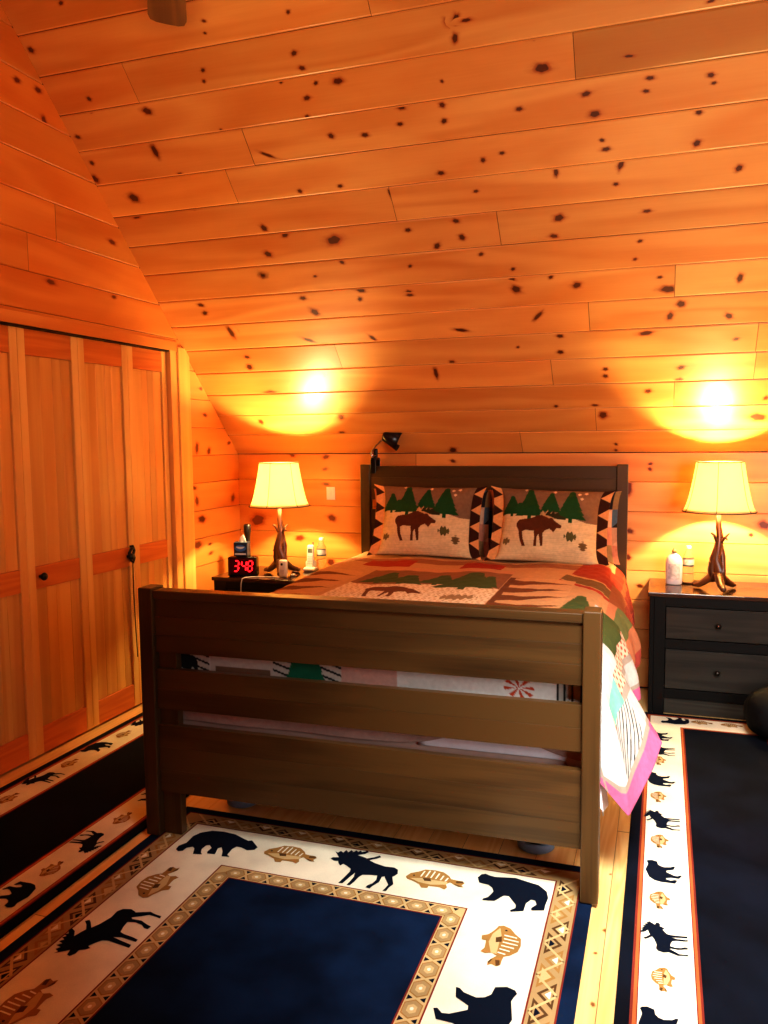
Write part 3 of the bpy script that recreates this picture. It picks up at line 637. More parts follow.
    q = m & (A > 1.485) & (d < 0); C[q] = wh; C[q & ((A*38 % 1) < .28)] = blk; C[m & (np.abs(A-1.485) < .004)] = blk
    q = m & (e > .18) & (d < 0.01); C[q] = hexc((176, 152, 144))
    # pink border at the hem of the right drop
    hem = (d > .335) | ((d > .0) & (e > .20)); C[hem & (B < 1.0)] = pink
    b2 = ((d > .315) & (d <= .335) & (B < .9)) | ((d > 0) & (e > .18) & (e <= .2)); C[b2] = gy
    hem = (d > .30) & (B >= 1.0); C[hem] = hexc((170, 76, 66))
    return C

def build_quilt():
    # columns of the right-hand drop: (B param, hem x, hem y, hem z, bulge)
    right = [(2.28, 1.66, 2.26, .46, .02), (1.6, 1.675, 1.58, .44, .03), (1.25, 1.70, 1.2, .47, .05), (1.0, 1.712, .96, .43, .045), (.75, 1.700, .74, .42, .03),
             (.55, 1.742, .56, .415, .03), (.36, 1.805, .40, .405, .015), (.26, 1.775, .28, .36, .02), (.17, 1.735, .185, .305, .02), (.07, 1.703, .118, .262, .03)]
    def interp(tab, b):
        ks = [t[0] for t in tab]
        o = []
        for k in range(1, len(tab[0])): o.append(np.interp(b, ks[::-1] if ks[0] > ks[-1] else ks, [t[k] for t in (tab[::-1] if ks[0] > ks[-1] else tab)]))
        return o
    nA, nB = 640, 560
    DR, DL, DF = .40, .34, .33
    a = np.linspace(X0-DL, X1+DR, nA); b = np.linspace(Y0-DF, Y1, nB)
    A, B = np.meshgrid(a, b, indexing='ij')
    x = np.clip(A, X0, X1); y = np.clip(B, Y0, Y1); z = np.full(A.shape, ZT)
    # slight sag and puff on top
    z += .006*np.sin(A*7.0+1)*np.sin(B*5.1)+.004*np.sin(A*17+B*3)+.0015*np.sin(A*60)*np.sin(B*60)
    ex = np.minimum(A-X0, X1-A).clip(0, .08)/.08; ey = (B-Y0).clip(0, .08)/.08
    rnd = np.sqrt(np.clip(1-(1-np.minimum(ex, 1))**2, 0, 1))*np.sqrt(np.clip(1-(1-np.minimum(ey, 1))**2, 0, 1))
    z -= .03*(1-rnd)
    z += .02*np.exp(-((B-2.05)/.12)**2)*0
    # left drop
    d = (X0-A).clip(0, None); mL = d > 0
    s = d/DL
    x = np.where(mL, X0-.035*np.sin(np.clip(d/.08, 0, 1)*PI/2)-.02*s-.012*s*np.sin(B*11), x); z = np.where(mL, ZT-.03-d*.97, z)
    # foot drop (straight, held in behind the footboard)
    e = (Y0-B).clip(0, None); mF = (e > 0) & (A <= X1)
    hemz = .432+.085*np.exp(-((A-1.27)/.17)**2)
    tot = ZT-.03-hemz
    y = np.where(mF, Y0-.012*np.sin(np.clip(e/.05, 0, 1)*PI/2)+.004*np.sin(A*14)*np.clip(e/DF, 0, 1), y)
    z = np.where(mF, ZT-.03-tot*(e/DF), z)
    x = np.where(mF & mL, X0-.03, x)
    # right drop
    d = (A-X1).clip(0, None); mR = d > 0
    s = d/DR
    Bc = np.clip(B, .07, None)
    hx, hy, hz, bl = interp(right, Bc)
    # top edge anchor
    ax = X1; ay = np.clip(B, Y0, Y1); az = ZT-.03
    lean = hx-ax
    fold = (.014*np.sin(B*16+.8)+.010*np.sin(B*31))*np.clip(s*1.4, 0, 1)*np.clip((B-.3)/.3, 0, 1)
    xr = ax+.045*np.sin(np.clip(s/.22, 0, 1)*PI/2)+(lean-.045)*s**1.6+bl*np.sin(s*PI)+fold
    yr = ay+(hy-ay)*s**1.2
    zr = az-(az-hz)*(s**.95)
    # corner piece of cloth: B below the foot edge, fold round behind the post
    c = np.clip((.07-B)/(.07-(Y0-DF)), 0, 1)
    px = 1.703+(1.585-1.703)*c; py = .118+(.108-.118)*c; pz = .262+(.40-.262)*c**1.0
    xc = ax+.045*np.sin(np.clip(s/.22, 0, 1)*PI/2)*(1-c)+(px-ax-.045*(1-c))*s**1.3
    yc = Y0+(py-Y0)*s; zc = az-(e*(1-s)*.75)-(az-pz)*s
    zc = np.minimum(zc, az)
    mC = mR & (B < .07)
    x = np.where(mR, xr, x); y = np.where(mR, yr, y); z = np.where(mR, zr, z)
    x = np.where(mC, xc, x); y = np.where(mC, yc, y); z = np.where(mC, zc, z)
    P = np.stack([x, y, z], -1)
    C = quilt_pattern(A, B)
    return P, C
P, C = build_quilt()
M_QUILT = vcol_mat('quilt_fabric', .9, weave=.2, wscale=300, puff=.7, noise=.07)
q = grid_obj('quilt', P[:, ::-1], C[:, ::-1], M_QUILT)
mod = q.modifiers.new('thickness', 'SOLIDIFY'); mod.thickness = .006; mod.offset = -1
tag(bedrot(q), 'patchwork quilt with moose, pine trees and pink hem spread over the bed', 'quilt')
# white sheet hanging below the quilt at the foot corner
n = 60; s_ = np.linspace(0, 1, n); t_ = np.linspace(0, 1, 40); Sg, Tg = np.meshgrid(s_, t_, indexing='ij')
path = [(1.02, .094, .43), (1.25, .093, .43), (1.5, .093, .43), (1.59, .096, .33), (1.628, .13, .24), (1.632, .3, .235), (1.630, .6, .26), (1.622, 1.0, .3)]
ks = np.linspace(0, 1, len(path)); hx = np.interp(Sg, ks, [p[0] for p in path]); hy = np.interp(Sg, ks, [p[1] for p in path]); hz = np.interp(Sg, ks, [p[2] for p in path])
xx = np.minimum(hx, 1.588)+(hx-np.minimum(hx, 1.588))*Tg+.006*np.sin(Sg*50)*Tg; zz = .60-(.60-hz)*Tg
P = np.stack([xx, hy+.0*Tg, zz], -1); C = np.empty(P.shape, np.float32); C[:] = hexc((226, 226, 236))
o = grid_obj('bed_sheet', P, C, vcol_mat('sheet_fabric', .85, noise=.03)); mod = o.modifiers.new('thickness', 'SOLIDIFY'); mod.thickness = .002
tag(bedrot(o), 'white sheet hanging below the quilt at the foot corner of the bed', 'sheet')
# ---------------------------------------------------------------- rugs
def pile(name, c, amp=.12, scale=900, blotch=.12):
    m, nt, b = newmat(name); N = nt.nodes.new; L = nt.links.new
    tc = N('ShaderNodeTexCoord'); n = N('ShaderNodeTexNoise'); n.inputs['Scale'].default_value = scale; n.inputs['Detail'].default_value = 1
    n2 = N('ShaderNodeTexNoise'); n2.inputs['Scale'].default_value = 5; n2.inputs['Detail'].default_value = 4
    L(tc.outputs['Object'], n.inputs['Vector']); L(tc.outputs['Object'], n2.inputs['Vector'])
    a = N('ShaderNodeMapRange'); a.inputs['From Min'].default_value = .3; a.inputs['From Max'].default_value = .7; a.inputs['To Min'].default_value = 1-amp; a.inputs['To Max'].default_value = 1+amp
    L(n.outputs['Fac'], a.inputs['Value'])
    d = N('ShaderNodeMapRange'); d.inputs['From Min'].default_value = .35; d.inputs['From Max'].default_value = .65; d.inputs['To Min'].default_value = 1-blotch; d.inputs['To Max'].default_value = 1+blotch
    L(n2.outputs['Fac'], d.inputs['Value'])
    mu = N('ShaderNodeMath'); mu.operation = 'MULTIPLY'; L(a.outputs[0], mu.inputs[0]); L(d.outputs[0], mu.inputs[1])
    mx = N('ShaderNodeMix'); mx.data_type = 'RGBA'; mx.blend_type = 'MULTIPLY'; mx.inputs['Factor'].default_value = 1
    mx.inputs['A'].default_value = rgba(c); L(mu.outputs[0], mx.inputs['B']); L(mx.outputs['Result'], b.inputs['Base Color'])
    b.inputs['Roughness'].default_value = .95; b.inputs['Specular IOR Level'].default_value = .1; b.inputs['Sheen Weight'].default_value = .0
    bp = N('ShaderNodeBump'); bp.inputs['Strength'].default_value = .4; bp.inputs['Distance'].default_value = .003
    L(n.outputs['Fac'], bp.inputs['Height']); L(bp.outputs['Normal'], b.inputs['Normal'])
    return m
RUGM = [pile('rug_navy', (10, 28, 54), blotch=.4), pile('rug_cream', (232, 228, 202)), pile('rug_tan', (164, 138, 94)), pile('rug_maroon', (120, 44, 34)),
        pile('rug_gold', (156, 116, 62)), pile('rug_straw', (198, 172, 120)), pile('rug_brown', (86, 60, 34)), pile('rug_animal_navy', (8, 18, 34)), pile('rug_orange', (176, 96, 52))]
RUNM = [pile('runner_navy', (8, 14, 25), blotch=.4)]+RUGM[1:]
NAVY, CREAM, TAN, MAROON, GOLD, STRAW, BROWN, ANIM, ORANGE = range(9)
def flat(mb, poly, z, mat):
    a = sum(poly[i][0]*poly[(i+1) % len(poly)][1]-poly[(i+1) % len(poly)][0]*poly[i][1] for i in range(len(poly)))
    if a < 0: poly = poly[::-1]
    v = [Vector((x, y, z)) for x, y in poly]
    tri = tessellate_polygon([v])
    fs = []
    for t in tri:
        p, q, r = (v[i] for i in t)
        fs.append(t if (q-p).cross(r-p).z > 0 else t[::-1])
    mb.add(v, fs, None, mat)
def frame(mb, x0, y0, x1, y1, w0, w1, z, mat):
    """rectangular ring between insets w0 and w1"""
    o = [(x0+w0, y0+w0), (x1-w0, y0+w0), (x1-w0, y1-w0), (x0+w0, y1-w0)]; i = [(x0+w1, y0+w1), (x1-w1, y0+w1), (x1-w1, y1-w1), (x0+w1, y1-w1)]
    for k in range(4):
        j = (k+1) % 4; flat(mb, [o[k], o[j], i[j], i[k]], z, mat)
def fish(mb, cx, cy, sc, ang, flip=1, z=.011):
    T = lambda p: xf(p, cx, cy, sc, sc*flip, ang)
    flat(mb, T(FISH), z, GOLD)
    # belly, stripes, fins, eye
    flat(mb, T([(-.095, -.008), (-.06, -.024), (-.02, -.028), (.03, -.012), (.03, .004), (-.02, .002), (-.06, .002)]), z+.0003, STRAW)
    for k in range(6):
        x = -.062+k*.017; h = (.05, .058, .058, .05, .04, .03)[k]
        flat(mb, T([(x, h*.95), (x+.005, h*.95), (x+.001, h*.2), (x-.004, h*.2)]), z+.0005, CREAM)
    flat(mb, T([(-.055, .004), (-.03, .008), (-.022, -.008), (-.045, -.012)]), z+.0006, BROWN)
    flat(mb, T([(.056, .018), (.078, .022), (.082, .012), (.058, .006)]), z+.0005, BROWN)
    flat(mb, T([(.056, -.002), (.08, -.009), (.070, -.012), (.056, -.006)]), z+.0005, BROWN)
    flat(mb, T([(-.092, .012), (-.086, .016), (-.083, .010), (-.088, .007)]), z+.0006, ANIM)
def animal(mb, poly, cx, cy, sc, ang, flip=1, z=.0112):
    flat(mb, xf(poly, cx, cy, sc, sc*flip, ang), z, ANIM)

RZ = .0095
def rug_slab(mb, x0, y0, x1, y1):
    mb.box((x0, y0, .0004), (x1, y1, RZ), 0, .003, mat=NAVY)

# --- middle rug
x0, x1, y1, y0 = .0106, 1.6015, .2565, -2.10
m = MB(); rug_slab(m, x0, y0, x1, y1)
w = [.045, .120, .367, .430]
frame(m, x0, y0, x1, y1, w[0], w[3], RZ+.0002, CREAM)
frame(m, x0, y0, x1, y1, w[0], w[1], RZ+.0005, TAN)
frame(m, x0, y0, x1, y1, w[0]-.003, w[0]+.002, RZ+.0008, MAROON)
frame(m, x0, y0, x1, y1, w[1]-.001, w[1]+.004, RZ+.0008, MAROON)
frame(m, x0, y0, x1, y1, w[2], w[3], RZ+.0005, STRAW)
frame(m, x0, y0, x1, y1, w[2]-.004, w[2]+.001, RZ+.0008, MAROON)
frame(m, x0, y0, x1, y1, w[3]-.003, w[3]+.002, RZ+.0008, MAROON)
def side_iter():
    # (origin, along, inward, length) for the four sides
    return [((x0, y1), (1, 0), (0, -1), x1-x0), ((x1, y1), (0, -1), (-1, 0), y1-y0), ((x0, y1), (0, -1), (1, 0), y1-y0)]
for (o, al, inw, L) in side_iter():
    Pt = lambda s, t: (o[0]+al[0]*s+inw[0]*t, o[1]+al[1]*s+inw[1]*t)
    a, b = w[0]+.006, w[1]-.004; n = int((L-.16)/.075); st = (L-.09-.09)/n
    for i in range(n):
        s = .09+i*st
        up_ = i % 2 == 0
        tri = [(s, b), (s+st*2, b), (s+st, a)] if up_ else [(s, a), (s+st*2, a), (s+st, b)]
        if i == n-1: continue
        c = (sum(p[0] for p in tri)/3, sum(p[1] for p in tri)/3)
        for k, mt, dz in ((.72, BROWN if i % 4 in (0, 3) else GOLD, .0008), (.46, TAN if i % 3 else STRAW, .0011), (.24, (ANIM, CREAM, STRAW, CREAM)[i % 4], .0014)):
            flat(m, [Pt(c[0]+(p[0]-c[0])*k, c[1]+(p[1]-c[1])*k) for p in tri], RZ+dz, mt)
        # zig-zag cord
        p, q_ = ((s, a), (s+st, b)) if up_ else ((s, b), (s+st, a))
        dx = .006
        flat(m, [Pt(p[0]-dx, p[1]), Pt(p[0]+dx, p[1]), Pt(q_[0]+dx, q_[1]), Pt(q_[0]-dx, q_[1])], RZ+.0017, STRAW)
    a, b = w[2]+.004, w[3]-.004; mid_ = (a+b)/2; Li = L-2*w[2]; n = int(Li/.082); st = (Li-.06)/n
    for i in range(n):
        s = w[2]+.03+(i+.5)*st; h = (b-a)/2
        hexa = [(s-st*.46, mid_), (s-st*.25, mid_-h*.92), (s+st*.25, mid_-h*.92), (s+st*.46, mid_), (s+st*.25, mid_+h*.92), (s-st*.25, mid_+h*.92)]
        for k, mt, dz in ((1, GOLD, .0008), (.88, TAN, .0011), (.5, STRAW, .0013), (.18, CREAM, .0015)):
            flat(m, [Pt(s+(p[0]-s)*k, mid_+(p[1]-mid_)*k) for p in hexa], RZ+dz, mt)
        e = s+st*.5
        for sg in (-1, 1): flat(m, [Pt(e-.010, mid_+sg*h*.9), Pt(e+.010, mid_+sg*h*.9), Pt(e, mid_+sg*h*.35)], RZ+.0009, ANIM)
MIRB = [(-x, y) for x, y in BEAR]
animal(m, BEAR, .291, -.004, 1, 0)
fish(m, .585, .019, 1.0, 0); animal(m, MOOSE, .846, .016, 1, 0); fish(m, 1.112, .015, 1.0, 0); animal(m, BEAR2, 1.350, .010, 1, 0)
PB = [(x, y) for x, y in MOOSE]
# left band: feet toward the middle (+x), heads toward the camera (-y)
fish(m, .238, -.255, 1, PI/2, 1)
animal(m, MOOSE, .245, -.555, 1.0, PI/2, 1)
fish(m, .248, -.865, 1, PI/2, 1); animal(m, BEAR2, .245, -1.14, 1, PI/2, 1); fish(m, .245, -1.42, 1, PI/2)
# right band: feet toward the middle (-x), heads away from the camera (+y)
fish(m, 1.362, -.275, 1, -PI/2, 1)
animal(m, BEAR2, 1.352, -.555, 1.0, -PI/2, 1); fish(m, 1.352, -.86, 1, -PI/2); animal(m, MOOSE, 1.352, -1.15, 1, -PI/2)
tag(m.build('area_rug', RUGM), 'large navy area rug with cream bear, moose and fish border before the footboard', 'rug')

# --- two runners beside the bed
bands = [('m', 1.800, 1.437, 0), ('f', 1.797, 1.285, 0), ('b', 1.805, 1.080, 0), ('f', 1.797, .893, 0), ('m', 1.808, .692, 0), ('f', 1.803, .510, 0), ('b', 1.815, .300, 0), ('f', 1.805, .113, 0), ('m', 1.815, -.083, 0), ('f', 1.815, -.283, 0), ('b', 1.813, -.47, 0), ('f', 1.81, -.66, 0), ('b', 1.80, 1.62, 0)]
def runner2(x0, y0, x1, y1, items, label):
    m = MB(); rug_slab(m, x0, y0, x1, y1)
    frame(m, x0, y0, x1, y1, .040, .214, RZ+.0002, CREAM)
    for a, b, c in ((.036, .043, MAROON), (.043, .052, ORANGE), (.052, .055, MAROON), (.198, .201, MAROON), (.201, .209, ORANGE), (.209, .215, MAROON)):
        frame(m, x0, y0, x1, y1, a, b, RZ+.0005, c)
    for kind, cx, cy, ang, fl in items:
        sc = .58
        if kind == 'f': fish(m, cx, cy, sc*.92, ang, fl)
        elif kind == 'b': animal(m, BEAR2, cx, cy, sc, ang, fl)
        else: animal(m, MOOSE, cx, cy, sc, ang, fl)
    return tag(m.build('runner_rug', RUNM), label, 'rug')
items = [(k, x, y, -PI/2, -1) for k, x, y, _ in bands]
items += [('b', 1.87, 1.866, 0, -1), ('f', 2.005, 1.866, 0, 1), ('f', 2.145, 1.866, 0, 1), ('m', 2.29, 1.866, 0, 1)]
items += [('mf'[i % 2], 2.39, 1.5-.2*i, PI/2, -1) for i in range(10)]
runner2(1.6953, -1.05, 2.495, 1.968, items, 'navy runner rug with cream animal border right of the bed')
items = [('f', -.725, .104, 0, 0), ('m', -.735, .296, 0, 0), ('f', -.735, .482, 0, 0), ('b', -.738, .675, 0, 0), ('f', -.728, .87, 0, 0), ('m', -.728, 1.05, 0, 0), ('f', -.73, 1.25, 0, 0), ('b', -.73, 1.43, 0, 0)]
items = [(k, x, y, PI/2, 1) for k, x, y, _, _ in items]
it2 = [('m', -.172, -.111, 0, 0), ('f', -.170, -.30, 0, 0), ('b', -.176, -.472, 0, 0), ('b', -.172, .278, 0, 0), ('f', -.172, .093, 0, 0), ('f', -.172, .47, 0, 0), ('f', -.172, -.68, 0, 0), ('m', -.172, .66, 0, 0)]
items += [(k, x, y, PI/2, -1) for k, x, y, _, _ in it2]
runner2(-.8436, -1.0, -.0436, 1.70, items, 'navy runner rug with cream animal border between closet and bed')
# ---------------------------------------------------------------- nightstands
M_NSBLK = wood('nightstand_black', (5, 5, 5), (11, 10, 10), rough=.55, spec=.2, ringf=4, fine=.2)
M_NSTOP = wood('nightstand_top', (40, 24, 18), (66, 40, 28), rough=.16, ringf=4, fine=.2, spec=.6)
M_NSDRW = wood('nightstand_drawer', (22, 20, 17), (46, 42, 36), rough=.55, spec=.3, ringf=6, contrast=1.2)
M_KNOB = plain('dark_pewter', (60, 56, 52), .3, .9)
def nightstand(x, y, label):
    """x, y: front left corner; .685 wide, .45 deep, .648 tall"""
    W, D, H = .675, .448, .648
    t = empty('nightstand', (x, y, 0), label=label, cat='nightstand', group='black two-drawer nightstands')
    def p(n, lo, hi, mat, g=None, bev=.003):
        m = MB(); m.box(lo, hi, g, bev, tint=rt(.95, 1.05)); return m.build(n, mat, t)
    p('top', (-.008, -.010, H-.022), (W+.008, D+.004, H), M_NSTOP)
    p('side_panel', (0, .004, 0), (.024, D, H-.0225), M_NSBLK, 2)
    p('side_panel', (W-.024, .004, 0), (W, D, H-.0225), M_NSBLK, 2)
    p('back_panel', (.0245, D-.012, .03), (W-.0245, D, H-.0225), M_NSBLK, 2)
    m = MB()
    m.box((.0245, .002, .0), (.080, .024, H-.0225), 2, .001); m.box((W-.080, .002, .0), (W-.0245, .024, H-.0225), 2, .001)
    for a, c in ((.575, H-.0225), (.352, .402), (.088, .136)): m.box((.0802, .002, a), (W-.0802, .024, c), 0, .001)
    m.build('face_frame', M_NSBLK, t)
    for a, c in ((.406, .571), (.140, .348)):
        m = MB(); m.box((.083, .004, a), (W-.083, .028, c), 0, .002, tint=rt(.95, 1.1)); d = m.build('drawer', M_NSDRW, t)
        m = MB(); m.lathe([(.0001, 0), (.006, 0), (.006, .012), (.012, .017), (.014, .024), (.010, .031), (.0001, .033)], n=18, mtx=Matrix.Translation((W/2, .004, (a+c)/2+(0.0))) @ Matrix.Rotation(PI/2, 4, 'X'))
        m.build('knob', M_KNOB, d)
        m = MB(); m.box((.083, .030, a+.01), (W-.083, D-.03, c-.02), 0, 0); m.build('drawer_box', M_NSBLK, d)
    m = MB(); m.box((.081, .012, .004), (W-.081, .028, .084), 0, .002, tint=(1.5, 1.6, 1.6)); m.build('plinth', M_NSDRW, t)
    return t
nightstand(1.734, 1.986, 'black two-drawer nightstand right of the bed with lotion and water bottles')
nightstand(-.757, 1.806, 'black two-drawer nightstand in the corner left of the bed with a red clock')

# ---------------------------------------------------------------- lamps
def shade_mat():
    m, nt, b = newmat('lamp_shade_parchment'); N = nt.nodes.new; L = nt.links.new
    b.inputs['Base Color'].default_value = rgba((240, 222, 178)); b.inputs['Roughness'].default_value = .8
    tr = N('ShaderNodeBsdfTranslucent'); tr.inputs['Color'].default_value = rgba((250, 232, 190))
    mx = N('ShaderNodeMixShader'); mx.inputs['Fac'].default_value = .5
    L(b.outputs[0], mx.inputs[1]); L(tr.outputs[0], mx.inputs[2])
    L(mx.outputs[0], nt.nodes['Material Output'].inputs['Surface'])
    return m
M_SHADE = shade_mat()
M_SEAM = plain('shade_trim', (70, 46, 18), .7)
M_TWIG = wood('lamp_branch', (62, 28, 12), (128, 72, 36), rough=.35, ringf=6, bump=.4, coat=.4)
def lamp(x, y, rz, label):
    t = empty('table_lamp', (x, y, .6520), rz, label, 'lamp', 'branch lamps on the nightstands')
    # shade: bell
    prof = []
    zb, zt, rb, rtp = .412, .672, .182, .117
    for i in range(15):
        s = i/14; r = rb+(rtp-rb)*(s**.62); prof.append((r, zb+(zt-zb)*s))
    n = 48; m = MB()
    m.lathe(prof, n=n); sh = m.build('lamp_shade', M_SHADE, t)
    mod = sh.modifiers.new('thickness', 'SOLIDIFY'); mod.thickness = .0012
    for k in range(6):
        a = k*PI/3+.35; pts = [((r+.0014)*math.cos(a), (r+.0014)*math.sin(a), z) for r, z in prof]
        m = MB(); m.tube(pts, .0016, 6); m.build('seam', M_SEAM, sh)
    for r, z in ((rb, zb), (rtp, zt)):
        m = MB(); m.tube([((r+.0005)*math.cos(2*PI*j/40), (r+.0005)*math.sin(2*PI*j/40), z) for j in range(41)], .0028, 6, caps=False); m.build('trim_ring', M_SEAM, sh)
    # trunk of twisted branches on three root-like feet
    def part(nm, paths, mat=M_TWIG):
        m = MB()
        for pts, rr in paths: m.tube(pts, [q*1.22 for q in rr], 10, wob=.10, tint=rt(.8, 1.3))
        return m.build(nm, mat, t)
    part('trunk', [([(.0, 0, .05), (.012, .0, .10), (-.012, .004, .16), (.002, 0, .22), (.006, 0, .28), (.0, 0, .33), (0, 0, .40)], [.030, .026, .022, .019, .014, .012, .009]),
                   ([(-.016, .010, .04), (-.030, .004, .10), (-.024, -.004, .16), (-.010, -.008, .22), (-.006, -.004, .27)], [.018, .016, .014, .010, .004]),
                   ([(.018, -.012, .04), (.024, -.010, .10), (.024, .008, .17), (.012, .010, .24), (.014, .006, .285)], [.018, .014, .012, .010, .003])])
    for k in range(3):
        a = -PI/2+k*2*PI/3+.15; c, s_ = math.cos(a), math.sin(a)
        part('foot', [([(.004*c, .004*s_, .085), (.035*c, .035*s_, .058), (.070*c, .070*s_, .030), (.100*c+.006, .100*s_, .014), (.122*c, .122*s_, .0135)], [.020, .018, .015, .0125, .010])])
    part('twig', [([(.010, -.006, .245), (.030, -.014, .275), (.052, -.016, .300)], [.008, .006, .003]), ([(.034, -.014, .279), (.042, -.022, .262)], [.004, .003])])
    part('twig', [([(-.006, -.008, .25), (-.022, -.016, .285), (-.038, -.020, .300)], [.008, .006, .004])])
    part('twig', [([(-.02, -.006, .13), (-.044, -.014, .145)], [.008, .004])])
    m = MB(); m.lathe([(.0001, .40), (.013, .40), (.013, .455), (.016, .457), (.016, .475), (.0001, .475)], n=20); m.build('socket', plain('brass', (190, 150, 70), .3, .9), t)
    m = MB(); m.lathe([(.0001, .476), (.012, .477), (.014, .486), (.024, .503), (.025, .516), (.016, .529), (.0001, .533)], n=24)
    m.build('bulb', plain('bulb_glass', (255, 240, 210), .4, emit=(255, 214, 140), estr=12), t)
    m = MB()
    for k in range(3):
        a = k*2*PI/3; m.tube([(0, 0, .640), (rtp*.96*math.cos(a), rtp*.96*math.sin(a), .664)], .0016, 6)
    for sg in (-1, 1): m.tube([(sg*.016, 0, .45), (sg*.045, 0, .52), (sg*.042, 0, .59), (0, 0, .645)], .0016, 6)
    m.build('harp', bpy.data.materials['brass'], t)
    return t
LAMPS = [(-.405, 2.005), (2.070, 2.150)]
lamp(*LAMPS[0], .2, 'lit branch-base table lamp with cream shade beside the red digital clock')
lamp(*LAMPS[1], .05, 'lit branch-base table lamp with cream shade beside the white lotion bottle')

# ---------------------------------------------------------------- small things, left nightstand
ZN = .6487
M_GLOSSBLK = plain('gloss_black', (12, 11, 11), .18)
clk = empty('alarm_clock', (-.590, 1.872, ZN), .22, 'black digital alarm clock showing 3:48 in red on the corner nightstand', 'alarm clock')
m = MB(); m.box((-.088, -.030, 0), (.088, .040, .118), 0, .010, seg=4); m.build('case', M_GLOSSBLK, clk)
m = MB(); m.box((-.080, -.0325, .020), (.080, -.0300, .110), 0, .001); m.build('display', plain('red_dark_lens', (38, 4, 4), .2, emit=(120, 0, 0), estr=.12), clk)
M_LED = plain('red_led', (255, 20, 20), .5, emit=(255, 26, 34), estr=4)
segs = {'3': 'abgcd', '4': 'fgbc', '8': 'abcdefg'}
def digit(ch, x, z, w, h, sl=.12):
    m = MB(); g = .0035; T = .008; hy = h/2
    S_ = {'a': ((g, h), (w-g, h)), 'g': ((g, hy), (w-g, hy)), 'd': ((g, 0), (w-g, 0)), 'f': ((0, hy+g), (0, h-g)), 'b': ((w, hy+g), (w, h-g)), 'e': ((0, g), (0, hy-g)), 'c': ((w, g), (w, hy-g))}
    for s_ in segs[ch]:
        (ax, az), (bx, bz) = S_[s_]
        dx, dz = bx-ax, bz-az; L_ = math.hypot(dx, dz); dx /= L_; dz /= L_; nx, nz = -dz, dx; q = T/2
        poly = [(ax, az), (ax+dx*q+nx*q, az+dz*q+nz*q), (bx-dx*q+nx*q, bz-dz*q+nz*q), (bx, bz), (bx-dx*q-nx*q, bz-dz*q-nz*q), (ax+dx*q-nx*q, az+dz*q-nz*q)]
        vs = [(x+px+pz*sl, -.0332, z+pz) for px, pz in poly]+[(x+px+pz*sl, -.0326, z+pz) for px, pz in poly]
        fs = [tuple(range(6)), tuple(range(11, 5, -1))]+[(i, i+6, (i+1) % 6+6, (i+1) % 6) for i in range(6)]
        m.add(vs, fs)
    return m
for ch, x in (('3', -.050), ('4', -.004), ('8', .034)): digit(ch, x, .034, .027, .062).build('digit', M_LED, clk)
m = MB()
for z in (.052, .076): m.box((-.0155, -.0332, z), (-.0115, -.0326, z+.004), 0, 0)
m.build('colon', M_LED, clk)
m = MB(); m.box((-.04, -.005, .1181), (.04, .015, .122), 0, .001); m.build('snooze_button', M_BLACK, clk)

tb = empty('tissue_box', (-.600, 1.880, ZN+.1225), .2, 'small blue tissue box with white tissue standing on the alarm clock', 'tissue box')
m = MB(); m.box((-.041, -.030, 0), (.041, .030, .082), 2, .002); m.build('box', plain('tissue_box_blue', (28, 46, 70), .5, noise=.3, nscale=30), tb)
m = MB()
m.add([(.034*math.cos(a)+.0, -.0306, .048+.020*math.sin(a)) for a in [2*PI*i/24 for i in range(24)]], [tuple(range(24))]); m.build('oval_logo', plain('logo_blue', (60, 120, 190), .5), tb)
m = MB()
m.add([(.026*math.cos(a), -.0309, .050+.007*math.sin(a)+.006*math.cos(a)**2) for a in [2*PI*i/20 for i in range(20)]], [tuple(range(20))])
m.add([(-.034, -.0308, .008), (.034, -.0308, .008), (.034, -.0308, .018), (-.034, -.0308, .018)], [(0, 1, 2, 3)])
m.build('logo_streak', plain('logo_white', (220, 232, 240), .5), tb)
nb = 16; vs = []; fs = []
for i in range(6):
    for j in range(nb):
        a = 2*PI*j/nb; r = (.020, .019, .016, .013, .009, .003)[i]*(1+.3*math.sin(3*a+i)); vs.append((r*math.cos(a)+.002*i, r*.6*math.sin(a), .0825+i*.0088))
for i in range(5):
    for j in range(nb): fs.append((i*nb+j, i*nb+(j+1) % nb, (i+1)*nb+(j+1) % nb, (i+1)*nb+j))
m = MB(); m.add(vs, fs, smooth=True); m.build('tissue', plain('tissue_white', (244, 240, 228), .9), tb)

fl = empty('flashlight', (-.672, 2.09, ZN), 0, 'tall black flashlight standing on end behind the tissue box', 'flashlight')
m = MB(); m.lathe([(.0001, 0), (.017, 0), (.018, .004), (.018, .03), (.016, .034), (.016, .21), (.018, .222), (.0225, .245), (.0235, .28), (.021, .285), (.0001, .286)], n=24); m.build('body', plain('flashlight_black', (24, 15, 13), .35, noise=.2), fl)
m = MB(); m.lathe([(.0001, .2865), (.019, .2865), (.019, .288), (.0001, .2885)], n=24); m.build('lens', M_GLOSSBLK, fl)

M_WHITE = plain('white_plastic', (236, 232, 222), .35)
M_LCD = plain('grey_screen', (88, 96, 84), .3)
bm_ = empty('baby_monitor', (-.338, 1.900, ZN), -.15, 'small white baby monitor standing right of the left lamp base', 'baby monitor')
m = MB(); m.box((-.026, -.016, 0), (.026, .016, .104), 2, .012, seg=4); m.build('body', M_WHITE, bm_)
m = MB(); m.lathe([(.0001, 0), (.008, 0), (.008, .002), (.0001, .003)], n=16, sq=1, mtx=Matrix.Translation((0, -.016, .078)) @ Matrix.Rotation(PI/2, 4, 'X')); m.build('lens', M_GLOSSBLK, bm_)
m = MB()
for z in (.026, .034, .042): m.box((-.014, -.0168, z), (.014, -.0158, z+.002), 0, 0)
m.build('speaker_slots', plain('grey_plastic', (150, 146, 138), .5), bm_)

